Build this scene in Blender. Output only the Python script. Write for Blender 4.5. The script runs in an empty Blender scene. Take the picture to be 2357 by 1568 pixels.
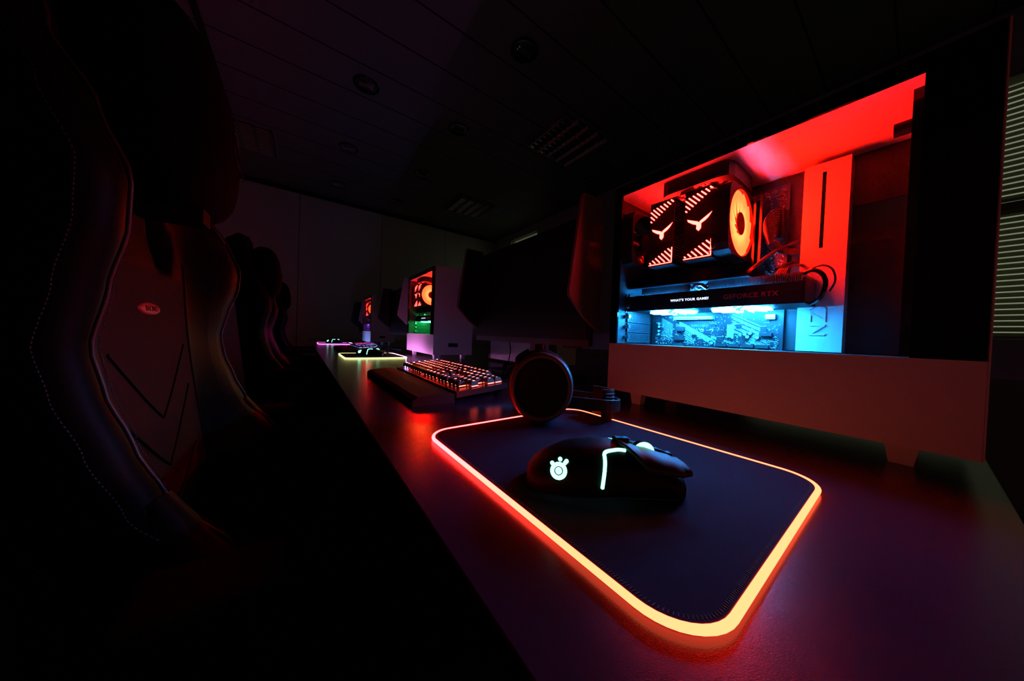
import bpy, math, random
from mathutils import Vector, Matrix, Euler
PI = math.pi
sc = bpy.context.scene
C = sc.collection

# ------------------------------------------------------------------ camera
F_PX, YAW, PITCH, ROLL, HC = 676.086, 0.62186, -0.015624, 0.03831, 0.13251
cam_d = bpy.data.cameras.new('camera'); cam = bpy.data.objects.new('camera', cam_d); C.objects.link(cam)
cam_d.sensor_width = 36.0; cam_d.lens = F_PX / 2357 * 36.0
cam_d.clip_start = 0.01; cam_d.clip_end = 60
fw = Vector((math.sin(YAW) * math.cos(PITCH), math.cos(YAW) * math.cos(PITCH), math.sin(PITCH)))
r0 = Vector((math.cos(YAW), -math.sin(YAW), 0)); u0 = r0.cross(fw)
rr = r0 * math.cos(ROLL) + u0 * math.sin(ROLL); uu = rr.cross(fw)
mw = Matrix((rr, uu, -fw)).transposed().to_4x4(); mw.translation = (0, 0, HC)
cam.matrix_world = mw
sc.camera = cam

# ------------------------------------------------------------------ world, exposure
w = bpy.data.worlds.new('night_sky'); sc.world = w; w.use_nodes = True
bg = w.node_tree.nodes['Background']
bg.inputs['Color'].default_value = (0.9, 1.0, 0.62, 1); bg.inputs['Strength'].default_value = 0.23
sc.view_settings.view_transform = 'Standard'; sc.view_settings.look = 'None'
sc.view_settings.exposure = 0.0; sc.view_settings.gamma = 1.0; sc.view_settings.use_curve_mapping = False
cy = sc.cycles
cy.max_bounces = 8; cy.diffuse_bounces = 4; cy.glossy_bounces = 4; cy.transmission_bounces = 6
cy.transparent_max_bounces = 16; cy.caustics_reflective = False; cy.caustics_refractive = False
cy.use_denoising = True
cy.sample_clamp_indirect = 4.0
try: cy.use_light_tree = True
except Exception: pass

# ------------------------------------------------------------------ materials
def mat(name, col=(0.5, 0.5, 0.5), rough=0.5, metal=0.0, spec=0.5, bump=None, coat=0.0, var=None):
    m = bpy.data.materials.new(name); m.use_nodes = True; nt = m.node_tree
    b = nt.nodes['Principled BSDF']
    b.inputs['Base Color'].default_value = (*col, 1); b.inputs['Roughness'].default_value = rough
    b.inputs['Metallic'].default_value = metal; b.inputs['Specular IOR Level'].default_value = spec
    b.inputs['Coat Weight'].default_value = coat
    tc = nt.nodes.new('ShaderNodeTexCoord')
    if bump:
        sc_, st = bump
        n = nt.nodes.new('ShaderNodeTexNoise'); n.inputs['Scale'].default_value = sc_; n.inputs['Detail'].default_value = 3
        nt.links.new(tc.outputs['Object'], n.inputs['Vector'])
        bm = nt.nodes.new('ShaderNodeBump'); bm.inputs['Strength'].default_value = st; bm.inputs['Distance'].default_value = 0.0003
        nt.links.new(n.outputs['Fac'], bm.inputs['Height']); nt.links.new(bm.outputs['Normal'], b.inputs['Normal'])
    if var:
        n = nt.nodes.new('ShaderNodeTexNoise'); n.inputs['Scale'].default_value = var[0]
        nt.links.new(tc.outputs['Object'], n.inputs['Vector'])
        r = nt.nodes.new('ShaderNodeValToRGB')
        r.color_ramp.elements[0].color = (*[c * (1 - var[1]) for c in col], 1); r.color_ramp.elements[1].color = (*[min(1, c * (1 + var[1])) for c in col], 1)
        r.color_ramp.elements[0].position = .3; r.color_ramp.elements[1].position = .7
        nt.links.new(n.outputs['Fac'], r.inputs['Fac']); nt.links.new(r.outputs['Color'], b.inputs['Base Color'])
    return m
def emit(name, col, strength):
    m = bpy.data.materials.new(name); m.use_nodes = True; nt = m.node_tree
    nt.nodes.clear()
    e = nt.nodes.new('ShaderNodeEmission'); o = nt.nodes.new('ShaderNodeOutputMaterial')
    e.inputs['Color'].default_value = (*col, 1); e.inputs['Strength'].default_value = strength
    nt.links.new(e.outputs[0], o.inputs[0]); return m
def ramp_emit(name, axis, stops, strength, radial=False, lo=0.0, hi=1.0, center=(0, 0, 0)):
    """LED colours that change along the lamp itself (object space)."""
    m = bpy.data.materials.new(name); m.use_nodes = True; nt = m.node_tree; nt.nodes.clear()
    o = nt.nodes.new('ShaderNodeOutputMaterial'); e = nt.nodes.new('ShaderNodeEmission'); tc = nt.nodes.new('ShaderNodeTexCoord')
    if radial:
        v = nt.nodes.new('ShaderNodeVectorMath'); v.operation = 'DISTANCE'; v.inputs[1].default_value = center
        nt.links.new(tc.outputs['Object'], v.inputs[0]); src = v.outputs['Value']
    else:
        v = nt.nodes.new('ShaderNodeVectorMath'); v.operation = 'DOT_PRODUCT'; v.inputs[1].default_value = axis
        nt.links.new(tc.outputs['Object'], v.inputs[0]); src = v.outputs['Value']
    mr = nt.nodes.new('ShaderNodeMapRange'); mr.inputs['From Min'].default_value = lo; mr.inputs['From Max'].default_value = hi
    nt.links.new(src, mr.inputs['Value'])
    r = nt.nodes.new('ShaderNodeValToRGB'); els = r.color_ramp.elements
    for i, (p, c) in enumerate(stops):
        el = els[i] if i < 2 else els.new(p)
        el.position = p; el.color = (*c, 1)
    nt.links.new(mr.outputs[0], r.inputs['Fac'])
    nt.links.new(r.outputs['Color'], e.inputs['Color']); e.inputs['Strength'].default_value = strength
    nt.links.new(e.outputs[0], o.inputs[0]); return m
def glass_mat(name, tint=(0.95, 0.95, 0.95)):
    m = bpy.data.materials.new(name); m.use_nodes = True; nt = m.node_tree; nt.nodes.clear()
    o = nt.nodes.new('ShaderNodeOutputMaterial'); t = nt.nodes.new('ShaderNodeBsdfTransparent'); g = nt.nodes.new('ShaderNodeBsdfGlossy')
    t.inputs['Color'].default_value = (*tint, 1); g.inputs['Roughness'].default_value = 0.01
    lw = nt.nodes.new('ShaderNodeLayerWeight'); lw.inputs['Blend'].default_value = .5
    pw = nt.nodes.new('ShaderNodeMath'); pw.operation = 'POWER'; pw.inputs[1].default_value = 5; nt.links.new(lw.outputs['Facing'], pw.inputs[0])
    f = nt.nodes.new('ShaderNodeMath'); f.operation = 'MULTIPLY_ADD'; f.inputs[1].default_value = .9; f.inputs[2].default_value = .035; nt.links.new(pw.outputs[0], f.inputs[0])
    mx = nt.nodes.new('ShaderNodeMixShader')
    nt.links.new(f.outputs[0], mx.inputs[0]); nt.links.new(t.outputs[0], mx.inputs[1]); nt.links.new(g.outputs[0], mx.inputs[2])
    nt.links.new(mx.outputs[0], o.inputs[0]); return m

RED = (1.0, 0.008, 0.006)
BLUE = (0.014, 0.33, 1.0)
GREEN = (0.02, 1.0, 0.18)
PURPLE = (0.33, 0.07, 1.0)
M = {}
M['white_steel'] = mat('white_powder_coated_steel', (0.72, 0.72, 0.73), 0.42, bump=(900, .08))
M['black_steel'] = mat('black_powder_coated_steel', (0.018, 0.018, 0.02), 0.45)
M['black_gloss'] = mat('black_gloss_plastic', (0.008, 0.008, 0.009), 0.12)
M['black_glass'] = mat('black_printed_glass', (0.002, 0.002, 0.002), 0.06, spec=0.3)
M['black_plastic'] = mat('black_matt_plastic', (0.012, 0.012, 0.013), 0.5, spec=.25, bump=(700, .1))
M['soft_black'] = mat('black_soft_touch_plastic', (0.018, 0.018, 0.024), 0.5, spec=.2)
M['chrome'] = mat('bright_metal', (0.75, 0.75, 0.78), 0.2, metal=1)
M['fin'] = mat('aluminium_fins', (0.5, 0.5, 0.52), 0.35, metal=1)
M['dark_fin'] = mat('black_aluminium_fins', (0.06, 0.06, 0.065), 0.35, metal=.8)
M['glass'] = glass_mat('clear_tempered_glass')
M['pcb'] = mat('dark_circuit_board', (0.010, 0.011, 0.014), 0.4, var=(60, .3))
M['silk'] = mat('light_silkscreen', (0.22, 0.23, 0.25), 0.5)
M['chip'] = mat('chip_package', (0.02, 0.02, 0.02), 0.3)
M['solder'] = mat('solder_metal', (0.7, 0.7, 0.72), 0.28, metal=.7)
M['desk'] = mat('dark_laminate', (0.050, 0.012, 0.024), 0.2, spec=.3, bump=(1500, .25))
M['desk_edge'] = mat('black_desk_edging', (0.01, 0.01, 0.01), 0.5)
M['cloth'] = mat('black_woven_cloth', (0.030, 0.012, 0.029), 0.95, spec=.08, bump=(3500, .5))
M['rest'] = mat('padded_rest_leather', (0.020, 0.010, 0.010), 0.7, spec=.12, bump=(500, .3))
M['rim'] = mat('earcup_rim_plastic', (0.06, 0.06, 0.075), 0.45, spec=.35)
M['rubber'] = mat('black_rubber', (0.01, 0.01, 0.01), 0.85, spec=.1)
M['thread'] = mat('grey_stitching', (0.05, 0.05, 0.07), 0.7)
M['leather'] = mat('black_synthetic_leather', (0.005, 0.0045, 0.004), 0.5, spec=.06, bump=(400, .3))
M['fabric'] = mat('grey_ribbed_fabric', (0.045, 0.020, 0.013), 0.8, spec=.08, bump=(1600, .6))
M['piping'] = mat('dark_piping', (0.035, 0.02, 0.02), 0.4)
M['silver'] = mat('badge_red_light_tint', (0.8, 0.07, 0.06), 0.4)  # silver badge; the red light falling on it is put into this colour
M['pillow'] = mat('black_velour', (0.0018, 0.0016, 0.0016), 0.9, spec=.03)
M['screen'] = mat('dark_matt_screen', (0.006, 0.006, 0.007), 0.4)
M['bezel'] = mat('grey_plastic_bezel', (0.06, 0.06, 0.065), 0.4)
M['red_paint'] = mat('red_painted_plastic', (0.6, 0.02, 0.02), 0.3)
M['wall'] = mat('pale_grey_wall', (0.75, 0.75, 0.75), 0.9, bump=(80, .1))
M['frame'] = mat('window_frame_grey', (0.3, 0.3, 0.3), 0.5)
M['slat'] = mat('blind_slat', (0.45, 0.45, 0.42), 0.6)
_nt = M['slat'].node_tree; _tr = _nt.nodes.new('ShaderNodeBsdfTranslucent'); _tr.inputs['Color'].default_value = (.75, .78, .6, 1)
_mx = _nt.nodes.new('ShaderNodeMixShader'); _mx.inputs[0].default_value = .30
_nt.links.new(_nt.nodes['Principled BSDF'].outputs[0], _mx.inputs[1]); _nt.links.new(_tr.outputs[0], _mx.inputs[2]); _nt.links.new(_mx.outputs[0], _nt.nodes['Material Output'].inputs[0])
M['carpet'] = mat('dark_carpet', (0.03, 0.03, 0.035), 0.95, bump=(600, .6))
M['mirror'] = mat('louvre_aluminium', (0.75, 0.75, 0.75), 0.07, metal=1)
M['lamp_inner'] = mat('downlight_reflector', (0.4, 0.4, 0.4), 0.18, metal=1)
M['key'] = mat('black_keycap', (0.035, 0.035, 0.04), 0.5)
M['shield'] = mat('grey_shield_board', (0.22, 0.17, 0.17), 0.85, spec=.08)
M['mouse'] = mat('mouse_shell', (0.004, 0.004, 0.005), 0.5, spec=.10)
M['keyplate'] = mat('brushed_dark_plate', (0.022, 0.022, 0.025), 0.4, metal=.6)

M['slot_red'] = emit('red_led_slot', RED, 120)
M['logo_red'] = emit('red_led_logo', RED, 120)
M['hub_red'] = mat('fan_hub', (0.3, 0.02, 0.02), 0.4)
M['gpu_text'] = emit('white_blue_led_text', (0.55, 0.7, 1.0), 2.6)
M['mouse_led'] = emit('green_white_led', (0.16, 1.0, 0.60), 5.5)
M['key_red'] = ramp_emit('key_legend_red_led', (0, 1, 0), [(0, (1, .075, .05)), (.9, (1, .07, .06)), (.955, (.25, .5, 1)), (1, (.1, .5, 1))], 16, lo=-.22, hi=.22)
M['sw_red'] = ramp_emit('switch_red_led', (0, 1, 0), [(0, (.085, .0055, .0035)), (.86, (.085, .005, .004)), (.93, (.5, .3, 1)), (1, (.3, .3, 1))], 170, lo=-.22, hi=.22)
M['key_purple'] = ramp_emit('key_legend_mixed_led', (0, 1, 0), [(0, (0.1, .6, 1)), (.35, (.3, .2, 1)), (.7, (.9, .05, .35))], 4.0, lo=-.22, hi=.22)
M['sw_purple'] = emit('switch_violet_led', (0.3, 0.25, 1.0), 3.5)
M['print_red'] = mat('red_printed_lettering', (0.95, 0.10, 0.14), 0.35)

# ------------------------------------------------------------------ mesh builder
class MB:
    def __init__(s): s.v = []; s.f = []; s.m = []; s.sm = []
    def add(s, vs, fs, mi=0, smooth=False, T=None):
        o = len(s.v)
        for v in vs:
            v = Vector(v)
            s.v.append(T @ v if T is not None else v)
        for f in fs: s.f.append([i + o for i in f]); s.m.append(mi); s.sm.append(smooth)
        return s
    def box(s, a, b, mi=0, T=None):
        x0, y0, z0 = a; x1, y1, z1 = b
        vs = [(x0, y0, z0), (x1, y0, z0), (x1, y1, z0), (x0, y1, z0), (x0, y0, z1), (x1, y0, z1), (x1, y1, z1), (x0, y1, z1)]
        return s.add(vs, [(0, 3, 2, 1), (4, 5, 6, 7), (0, 1, 5, 4), (1, 2, 6, 5), (2, 3, 7, 6), (3, 0, 4, 7)], mi, T=T)
    def cbox(s, c, d, mi=0, T=None):
        return s.box([c[i] - d[i] / 2 for i in range(3)], [c[i] + d[i] / 2 for i in range(3)], mi, T)
    def taper(s, c, d, d2, mi=0, T=None):
        """box whose top is d2 in size"""
        x, y, z = c; a, b, h = d; p, q = d2
        vs = [(x - a / 2, y - b / 2, z), (x + a / 2, y - b / 2, z), (x + a / 2, y + b / 2, z), (x - a / 2, y + b / 2, z),
              (x - p / 2, y - q / 2, z + h), (x + p / 2, y - q / 2, z + h), (x + p / 2, y + q / 2, z + h), (x - p / 2, y + q / 2, z + h)]
        return s.add(vs, [(0, 3, 2, 1), (4, 5, 6, 7), (0, 1, 5, 4), (1, 2, 6, 5), (2, 3, 7, 6), (3, 0, 4, 7)], mi, T=T)
    def cyl(s, p, q, r, r2=None, n=16, mi=0, caps=True, smooth=True):
        p = Vector(p); q = Vector(q); r2 = r if r2 is None else r2
        d = (q - p).normalized(); a = d.orthogonal().normalized(); b = d.cross(a)
        vs = []; fs = []
        for c, R in ((p, r), (q, r2)):
            for i in range(n):
                t = 2 * PI * i / n; vs.append(c + a * R * math.cos(t) + b * R * math.sin(t))
        for i in range(n):
            j = (i + 1) % n; fs.append((i, j, n + j, n + i))
        s.add(vs, fs, mi, smooth)
        if caps: s.add(vs, [tuple(range(n))[::-1], tuple(range(n, 2 * n))], mi)
        return s
    def tube(s, pts, r, n=8, closed=False, mi=0, rs=None, cap=True):
        pts = [Vector(p) for p in pts]; N = len(pts); rings = []
        up = None; vs = []
        for i, p in enumerate(pts):
            if closed: d = pts[(i + 1) % N] - pts[i - 1]
            else: d = pts[min(i + 1, N - 1)] - pts[max(i - 1, 0)]
            d = d.normalized() if d.length > 1e-9 else Vector((0, 0, 1))
            if up is None:
                up = Vector((0, 0, 1)) if abs(d.z) < .9 else Vector((1, 0, 0))
            a = (up - d * up.dot(d))
            a = a.normalized() if a.length > 1e-6 else d.orthogonal().normalized()
            up = a; b = d.cross(a); R = rs[i] if rs else r
            for k in range(n):
                t = 2 * PI * k / n; vs.append(p + a * R * math.cos(t) + b * R * math.sin(t))
        fs = []
        for i in range(N if closed else N - 1):
            for k in range(n):
                i2 = (i + 1) % N; k2 = (k + 1) % n
                fs.append((i * n + k, i * n + k2, i2 * n + k2, i2 * n + k))
        s.add(vs, fs, mi, True)
        if not closed and cap: s.add(vs, [tuple(range(n))[::-1], tuple(range((N - 1) * n, N * n))], mi)
        return s
    def prism(s, poly, h0, h1, T=None, mi=0, smooth=False):
        """poly in xy, from z=h0 to h1, T places it"""
        n = len(poly)
        vs = [(x, y, h0) for x, y in poly] + [(x, y, h1) for x, y in poly]
        fs = [tuple(range(n))[::-1], tuple(range(n, 2 * n))]
        s.add(vs, fs, mi, False, T)
        s.add(vs, [(i, (i + 1) % n, n + (i + 1) % n, n + i) for i in range(n)], mi, smooth, T)
        return s
    def lathe(s, prof, n=32, T=None, mi=0, smooth=True):
        vs = []; fs = []; P = len(prof)
        for i in range(n):
            t = 2 * PI * i / n
            for r, z in prof: vs.append((r * math.cos(t), r * math.sin(t), z))
        for i in range(n):
            j = (i + 1) % n
            for k in range(P - 1): fs.append((i * P + k, j * P + k, j * P + k + 1, i * P + k + 1))
        return s.add(vs, fs, mi, smooth, T)
    def grid(s, fn, nu, nv, mi=0, smooth=True, skip=None, closed_u=False):
        vs = [fn(i / (nu if closed_u else nu - 1), j / (nv - 1)) for j in range(nv) for i in range(nu)]
        fs = []
        for j in range(nv - 1):
            for i in range(nu if closed_u else nu - 1):
                if skip and skip((i + .5) / (nu - 1), (j + .5) / (nv - 1)): continue
                i2 = (i + 1) % nu
                fs.append((j * nu + i, j * nu + i2, (j + 1) * nu + i2, (j + 1) * nu + i))
        return s.add(vs, fs, mi, smooth)
    def wire(s, pts, r, n=8, mi=0):
        pp = [Vector(p) for p in pts]; pp = [pp[0]] + pp + [pp[-1]]; P = []
        for i in range(1, len(pp) - 2):
            for k in range(6):
                t = k / 6; a, b, c, d = pp[i - 1:i + 3]
                P.append(.5 * ((2 * b) + (-a + c) * t + (2 * a - 5 * b + 4 * c - d) * t * t + (-a + 3 * b - 3 * c + d) * t ** 3))
        P.append(pp[-2]); return s.tube(P, r, n, mi=mi)
    def build(s, name, mats, parent=None, loc=None, bevel=0, sub=0, solid=None):
        me = bpy.data.meshes.new(name); me.from_pydata([tuple(v) for v in s.v], [], s.f)
        if not isinstance(mats, (list, tuple)): mats = [mats]
        for m in mats: me.materials.append(M[m] if isinstance(m, str) else m)
        for p, mi, sm in zip(me.polygons, s.m, s.sm): p.material_index = min(mi, len(mats) - 1); p.use_smooth = sm
        me.update()
        o = bpy.data.objects.new(name, me); C.objects.link(o)
        if parent: o.parent = parent
        if loc: o.location = loc
        if solid is not None:
            mo = o.modifiers.new('solidify', 'SOLIDIFY'); mo.thickness = solid; mo.offset = -1
        if bevel:
            mo = o.modifiers.new('bevel', 'BEVEL'); mo.width = bevel; mo.segments = 2; mo.limit_method = 'ANGLE'
        if sub:
            mo = o.modifiers.new('subdivision', 'SUBSURF'); mo.levels = sub; mo.render_levels = sub
        return o
def tag(o, label=None, cat=None, group=None, kind=None):
    if label: o['label'] = label
    if cat: o['category'] = cat
    if group: o['group'] = group
    if kind: o['kind'] = kind
    return o
def thing(name, label, cat, loc=(0, 0, 0), rz=0, group=None):
    o = bpy.data.objects.new(name, None); C.objects.link(o); o.location = loc; o.rotation_euler = (0, 0, rz)
    o.empty_display_size = .05
    return tag(o, label, cat, group)
def copy_tree(o, parent=None):
    c = o.copy(); C.objects.link(c)
    if parent: c.parent = parent
    for ch in list(o.children): copy_tree(ch, c)
    return c
def base(o): return o.name.split('.')[0]
def swap(root, part_names, old, new):
    """give one copy its own lamp colour: object-linked material slots"""
    for ch in root.children_recursive:
        if ch.type != 'MESH': continue
        for sl in ch.material_slots:
            if sl.material is M[old]: sl.link = 'OBJECT'; sl.material = M[new]
def fix_slots(root, table):
    for ch in root.children_recursive:
        if ch.type != 'MESH': continue
        for i, sl in enumerate(ch.material_slots):
            if sl.material and sl.material.name in table:
                m = table[sl.material.name]; sl.link = 'OBJECT'; sl.material = m
_txt_cache = {}
def text_mb(mb, s, size, T, depth=.0004, mi=0, spacing=1.0, bold=0.0, shear=0.0):
    """real letters as mesh, placed by T (local x right, y up, z out); centred"""
    cu = bpy.data.curves.new('lettering', 'FONT'); cu.body = s; cu.size = size; cu.extrude = depth / 2
    cu.align_x = 'CENTER'; cu.align_y = 'CENTER'; cu.space_character = spacing; cu.offset = bold; cu.shear = shear
    cu.resolution_u = 3
    o = bpy.data.objects.new('lettering', cu); C.objects.link(o)
    me = o.to_mesh()
    vs = [v.co.copy() for v in me.vertices]; fs = [tuple(p.vertices) for p in me.polygons]
    o.to_mesh_clear(); C.objects.unlink(o); bpy.data.objects.remove(o); bpy.data.curves.remove(cu)
    return mb.add(vs, fs, mi, False, T)
def frameT(o, x, y, z):
    m = Matrix((Vector(x), Vector(y), Vector(z))).transposed().to_4x4(); m.translation = o; return m
def rrect(w, h, r, n=6, cx=0, cy=0):
    pts = []
    for qx, qy, a0 in ((1, 1, 0), (-1, 1, 90), (-1, -1, 180), (1, -1, 270)):
        for i in range(n + 1):
            a = math.radians(a0 + 90 * i / n)
            pts.append((cx + qx * (w / 2 - r) + r * math.cos(a), cy + qy * (h / 2 - r) + r * math.sin(a)))
    return pts
def lerp_tab(tab, z):
    if z <= tab[0][0]: return tab[0][1]
    for (a, p), (b, q) in zip(tab, tab[1:]):
        if z <= b:
            t = (z - a) / (b - a); t = t * t * (3 - 2 * t) * .5 + t * .5; return p + (q - p) * t
    return tab[-1][1]

# ================================================================== ROOM
FL, CE = -0.74, 2.06
WL, WR, WF, WN = -3.4, 3.19, 5.15, -2.6
def struct(name, mb, m, **k): return tag(mb.build(name, m, **k), kind='structure')
struct('floor', MB().box((WL - .1, WN - .1, FL - .1), (WR + .1, WF + .1, FL)), 'carpet')
# ceiling of long planks with seams every 0.325 m
def ceiling_mat():
    m = mat('plank_ceiling', (0.5, 0.5, 0.5), 0.7); nt = m.node_tree; b = nt.nodes['Principled BSDF']
    tc = nt.nodes.new('ShaderNodeTexCoord'); sep = nt.nodes.new('ShaderNodeSeparateXYZ'); nt.links.new(tc.outputs['Object'], sep.inputs[0])
    a = nt.nodes.new('ShaderNodeMath'); a.operation = 'ADD'; a.inputs[1].default_value = -1.13 + 0.325 * 40 + .1625
    md = nt.nodes.new('ShaderNodeMath'); md.operation = 'MODULO'; md.inputs[1].default_value = .325
    sb = nt.nodes.new('ShaderNodeMath'); sb.operation = 'SUBTRACT'; sb.inputs[1].default_value = .1625
    ab = nt.nodes.new('ShaderNodeMath'); ab.operation = 'ABSOLUTE'
    lt = nt.nodes.new('ShaderNodeMath'); lt.operation = 'LESS_THAN'; lt.inputs[1].default_value = .006
    nt.links.new(sep.outputs['Y'], a.inputs[0]); nt.links.new(a.outputs[0], md.inputs[0]); nt.links.new(md.outputs[0], sb.inputs[0])
    nt.links.new(sb.outputs[0], ab.inputs[0]); nt.links.new(ab.outputs[0], lt.inputs[0])
    mx = nt.nodes.new('ShaderNodeMix'); mx.data_type = 'RGBA'
    mx.inputs[6].default_value = (.25, .25, .25, 1); mx.inputs[7].default_value = (.02, .02, .02, 1)
    nt.links.new(lt.outputs[0], mx.inputs[0]); nt.links.new(mx.outputs[2], b.inputs['Base Color'])
    return m
M['ceiling'] = ceiling_mat()
struct('ceiling', MB().box((WL - .1, WN - .1, CE), (WR + .1, WF + .1, CE + .1)), 'ceiling')
struct('trim_1', MB().box((-.59, WN, CE - .012), (-.555, 3.74, CE - .001)), 'desk_edge')
struct('trim_2', MB().box((WL, WF - .03, CE - .05), (WR, WF - .002, CE - .001)), 'desk_edge')
def wall_panels(name, xs):
    mb = MB()
    for a, b in zip(xs, xs[1:]): mb.box((a + .004, WF, FL), (b - .004, WF + .04, CE))
    mb.box((WL, WF + .04, FL), (WR + .1, WF + .1, CE))
    return struct(name, mb, 'wall')
wall_panels('wall_far', [WL, -2.2, -1.13, -.06, 1.02, 2.1, WR])
struct('wall_left', MB().box((WL - .1, WN, FL), (WL, WF, CE)), 'wall')
struct('wall_near', MB().box((WL, WN - .1, FL), (WR, WN, CE)), 'wall')
# right wall with two window openings
W1 = (-2.2, 0.9, .22, 1.70); W2 = (3.84, 4.60, .55, 1.94)
mb = MB()
def wallseg(y0, y1, z0, z1): mb.box((WR, y0, z0), (WR + .1, y1, z1))
wallseg(WN, W1[0], FL, CE); wallseg(W1[0], W1[1], FL, W1[2]); wallseg(W1[0], W1[1], W1[3], CE)
wallseg(W1[1], W2[0], FL, CE); wallseg(W2[0], W2[1], FL, W2[2]); wallseg(W2[0], W2[1], W2[3], CE); wallseg(W2[1], WF + .1, FL, CE)
struct('wall_right', mb, 'wall')
def window(name, y0, y1, z0, z1, mull):
    mb = MB(); t = .03
    mb.box((WR + .03, y0, z0), (WR + .08, y0 + t, z1)); mb.box((WR + .03, y1 - t, z0), (WR + .08, y1, z1))
    mb.box((WR + .03, y0 + t, z0), (WR + .08, y1 - t, z0 + t)); mb.box((WR + .03, y0 + t, z1 - t), (WR + .08, y1 - t, z1))
    if mull: mb.box((WR + .0, y0 + t, mull - .022), (WR + .08, y1 - t, mull + .022))
    f = struct(name, mb, 'frame')
    g = MB().box((WR + .055, y0 + t, z0 + t), (WR + .06, y1 - t, z1 - t)).build('window_pane', 'glass', f)
    g['kind'] = 'structure'
    return f
window('window_1', *W1, .962); window('window_2', *W2, None)
def blind(label, y0, y1, z0, z1, pitch=.032, ang=77):
    r = thing('venetian_blind', label, 'blind', (WR - .012, (y0 + y1) / 2, z1))
    mb = MB(); n = int((z1 - z0) / pitch); L = (y1 - y0) / 2; ca, sa = math.cos(math.radians(ang)), math.sin(math.radians(ang))
    for i in range(n):
        z = -pitch * (i + .7); hw = .0125
        mb.add([(-hw * ca, -L, z - hw * sa), (-hw * ca, L, z - hw * sa), (hw * ca, L, z + hw * sa), (hw * ca, -L, z + hw * sa),
                (-hw * ca, -L, z - hw * sa + .0012), (-hw * ca, L, z - hw * sa + .0012), (hw * ca, L, z + hw * sa + .0012), (hw * ca, -L, z + hw * sa + .0012)],
               [(0, 1, 2, 3), (7, 6, 5, 4), (0, 4, 5, 1), (1, 5, 6, 2), (2, 6, 7, 3), (3, 7, 4, 0)])
    mb.build('slats', 'slat', r)
    MB().box((-.012, -L, -.02), (.011, L, -.001)).build('head_rail', 'slat', r)
    MB().box((-.01, -L, z0 - z1), (.01, L, z0 - z1 + .012)).build('bottom_rail', 'slat', r)
    MB().cyl((-.02, L - .08, -.01), (-.02, L - .08, -.6), .003).build('tilt_wand', 'slat', r)
    return r
blind('upper venetian blind lit grey from outside right of the nearest computer', W1[0] + .03, W1[1] - .03, .985, W1[3] - .002)
blind('lower venetian blind below the dark window bar right of the nearest computer', W1[0] + .03, W1[1] - .03, W1[2] + .002, .935)
blind('small lit venetian blind high in the far right corner above the nearest monitor', W2[0] + .02, W2[1] - .02, W2[2] + .002, W2[3] - .002, ang=15)

# recessed ceiling lights
def troffer(x, y):
    r = thing('recessed_ceiling_light', '', 'ceiling light', (x, y, CE), 0, 'square louvred ceiling lights')
    h = .298; mb = MB()
    for a in ((-h, -h, h, -h + .02), (-h, h - .02, h, h), (-h, -h + .02, -h + .02, h - .02), (h - .02, -h + .02, h, h - .02)):
        mb.box((a[0], a[1], -.01), (a[2], a[3], -.001))
    mb.build('frame', 'frame', r)
    mb = MB()
    for k in range(5):
        xx = -.26 + .13 * k
        mb.prism([(xx - .012, -.006), (xx - .012, -.004), (xx, -.03), (xx + .012, -.004), (xx + .012, -.006), (xx, -.034)], -.275, .275,
                 Matrix(((1, 0, 0, 0), (0, 0, 1, 0), (0, 1, 0, 0), (0, 0, 0, 1))))
    mb.build('long_reflector', 'mirror', r)
    mb = MB()
    for k in range(4):
        for j in range(9):
            yy = -.248 + .062 * j; xx = -.195 + .13 * k
            mb.prism([(yy - .006, -.003), (yy, -.028), (yy + .006, -.003)], xx - .052, xx + .052,
                     Matrix(((0, 0, 1, 0), (1, 0, 0, 0), (0, 1, 0, 0), (0, 0, 0, 1))))
    mb.build('cross_louvre', 'mirror', r)
    return r
tl = {(-.55, 4.06): 'square louvred ceiling light glinting red above the nearest chair headrest',
      (-.55, 2.1): 'square louvred ceiling light cut off by the top edge left of centre',
      (2.07, 2.1): 'square louvred ceiling light nearest the computer, right of the round downlights',
      (2.03, 4.06): 'square louvred ceiling light farthest away near the far right corner'}
for (x, y), l in tl.items(): troffer(x, y)['label'] = l
dl = {(1.18, 1.63): 'largest round recessed downlight, nearest the camera overhead',
      (.37, 2.61): 'round recessed downlight second row, on the left of its pair',
      (1.16, 2.61): 'round recessed downlight second row, on the right of its pair',
      (.36, 3.61): 'round recessed downlight third row, on the left of its pair',
      (1.15, 3.60): 'round recessed downlight third row, on the right of its pair',
      (.35, 4.59): 'round recessed downlight last row by the far wall, on the left',
      (1.12, 4.59): 'round recessed downlight last row by the far wall, on the right'}
for (x, y), l in dl.items():
    r = thing('recessed_downlight', l, 'ceiling light', (x, y, CE), 0, 'round recessed downlights')
    MB().lathe([(.078, -.001), (.092, -.001), (.094, -.006), (.08, -.010), (.078, -.006)], 40).build('trim_ring', 'black_gloss', r)
    MB().lathe([(.078, -.007), (.06, -.004), (.04, -.0025), (.0, -.002)], 40).build('reflector', 'lamp_inner', r)
    mbb = MB(); mbb.cyl((-.05, .01, -.012), (.05, .01, -.012), .006, n=10); mbb.cyl((-.05, -.012, -.012), (.05, -.012, -.012), .006, n=10)
    mbb.build('tube_bulb', 'mirror', r)

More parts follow.
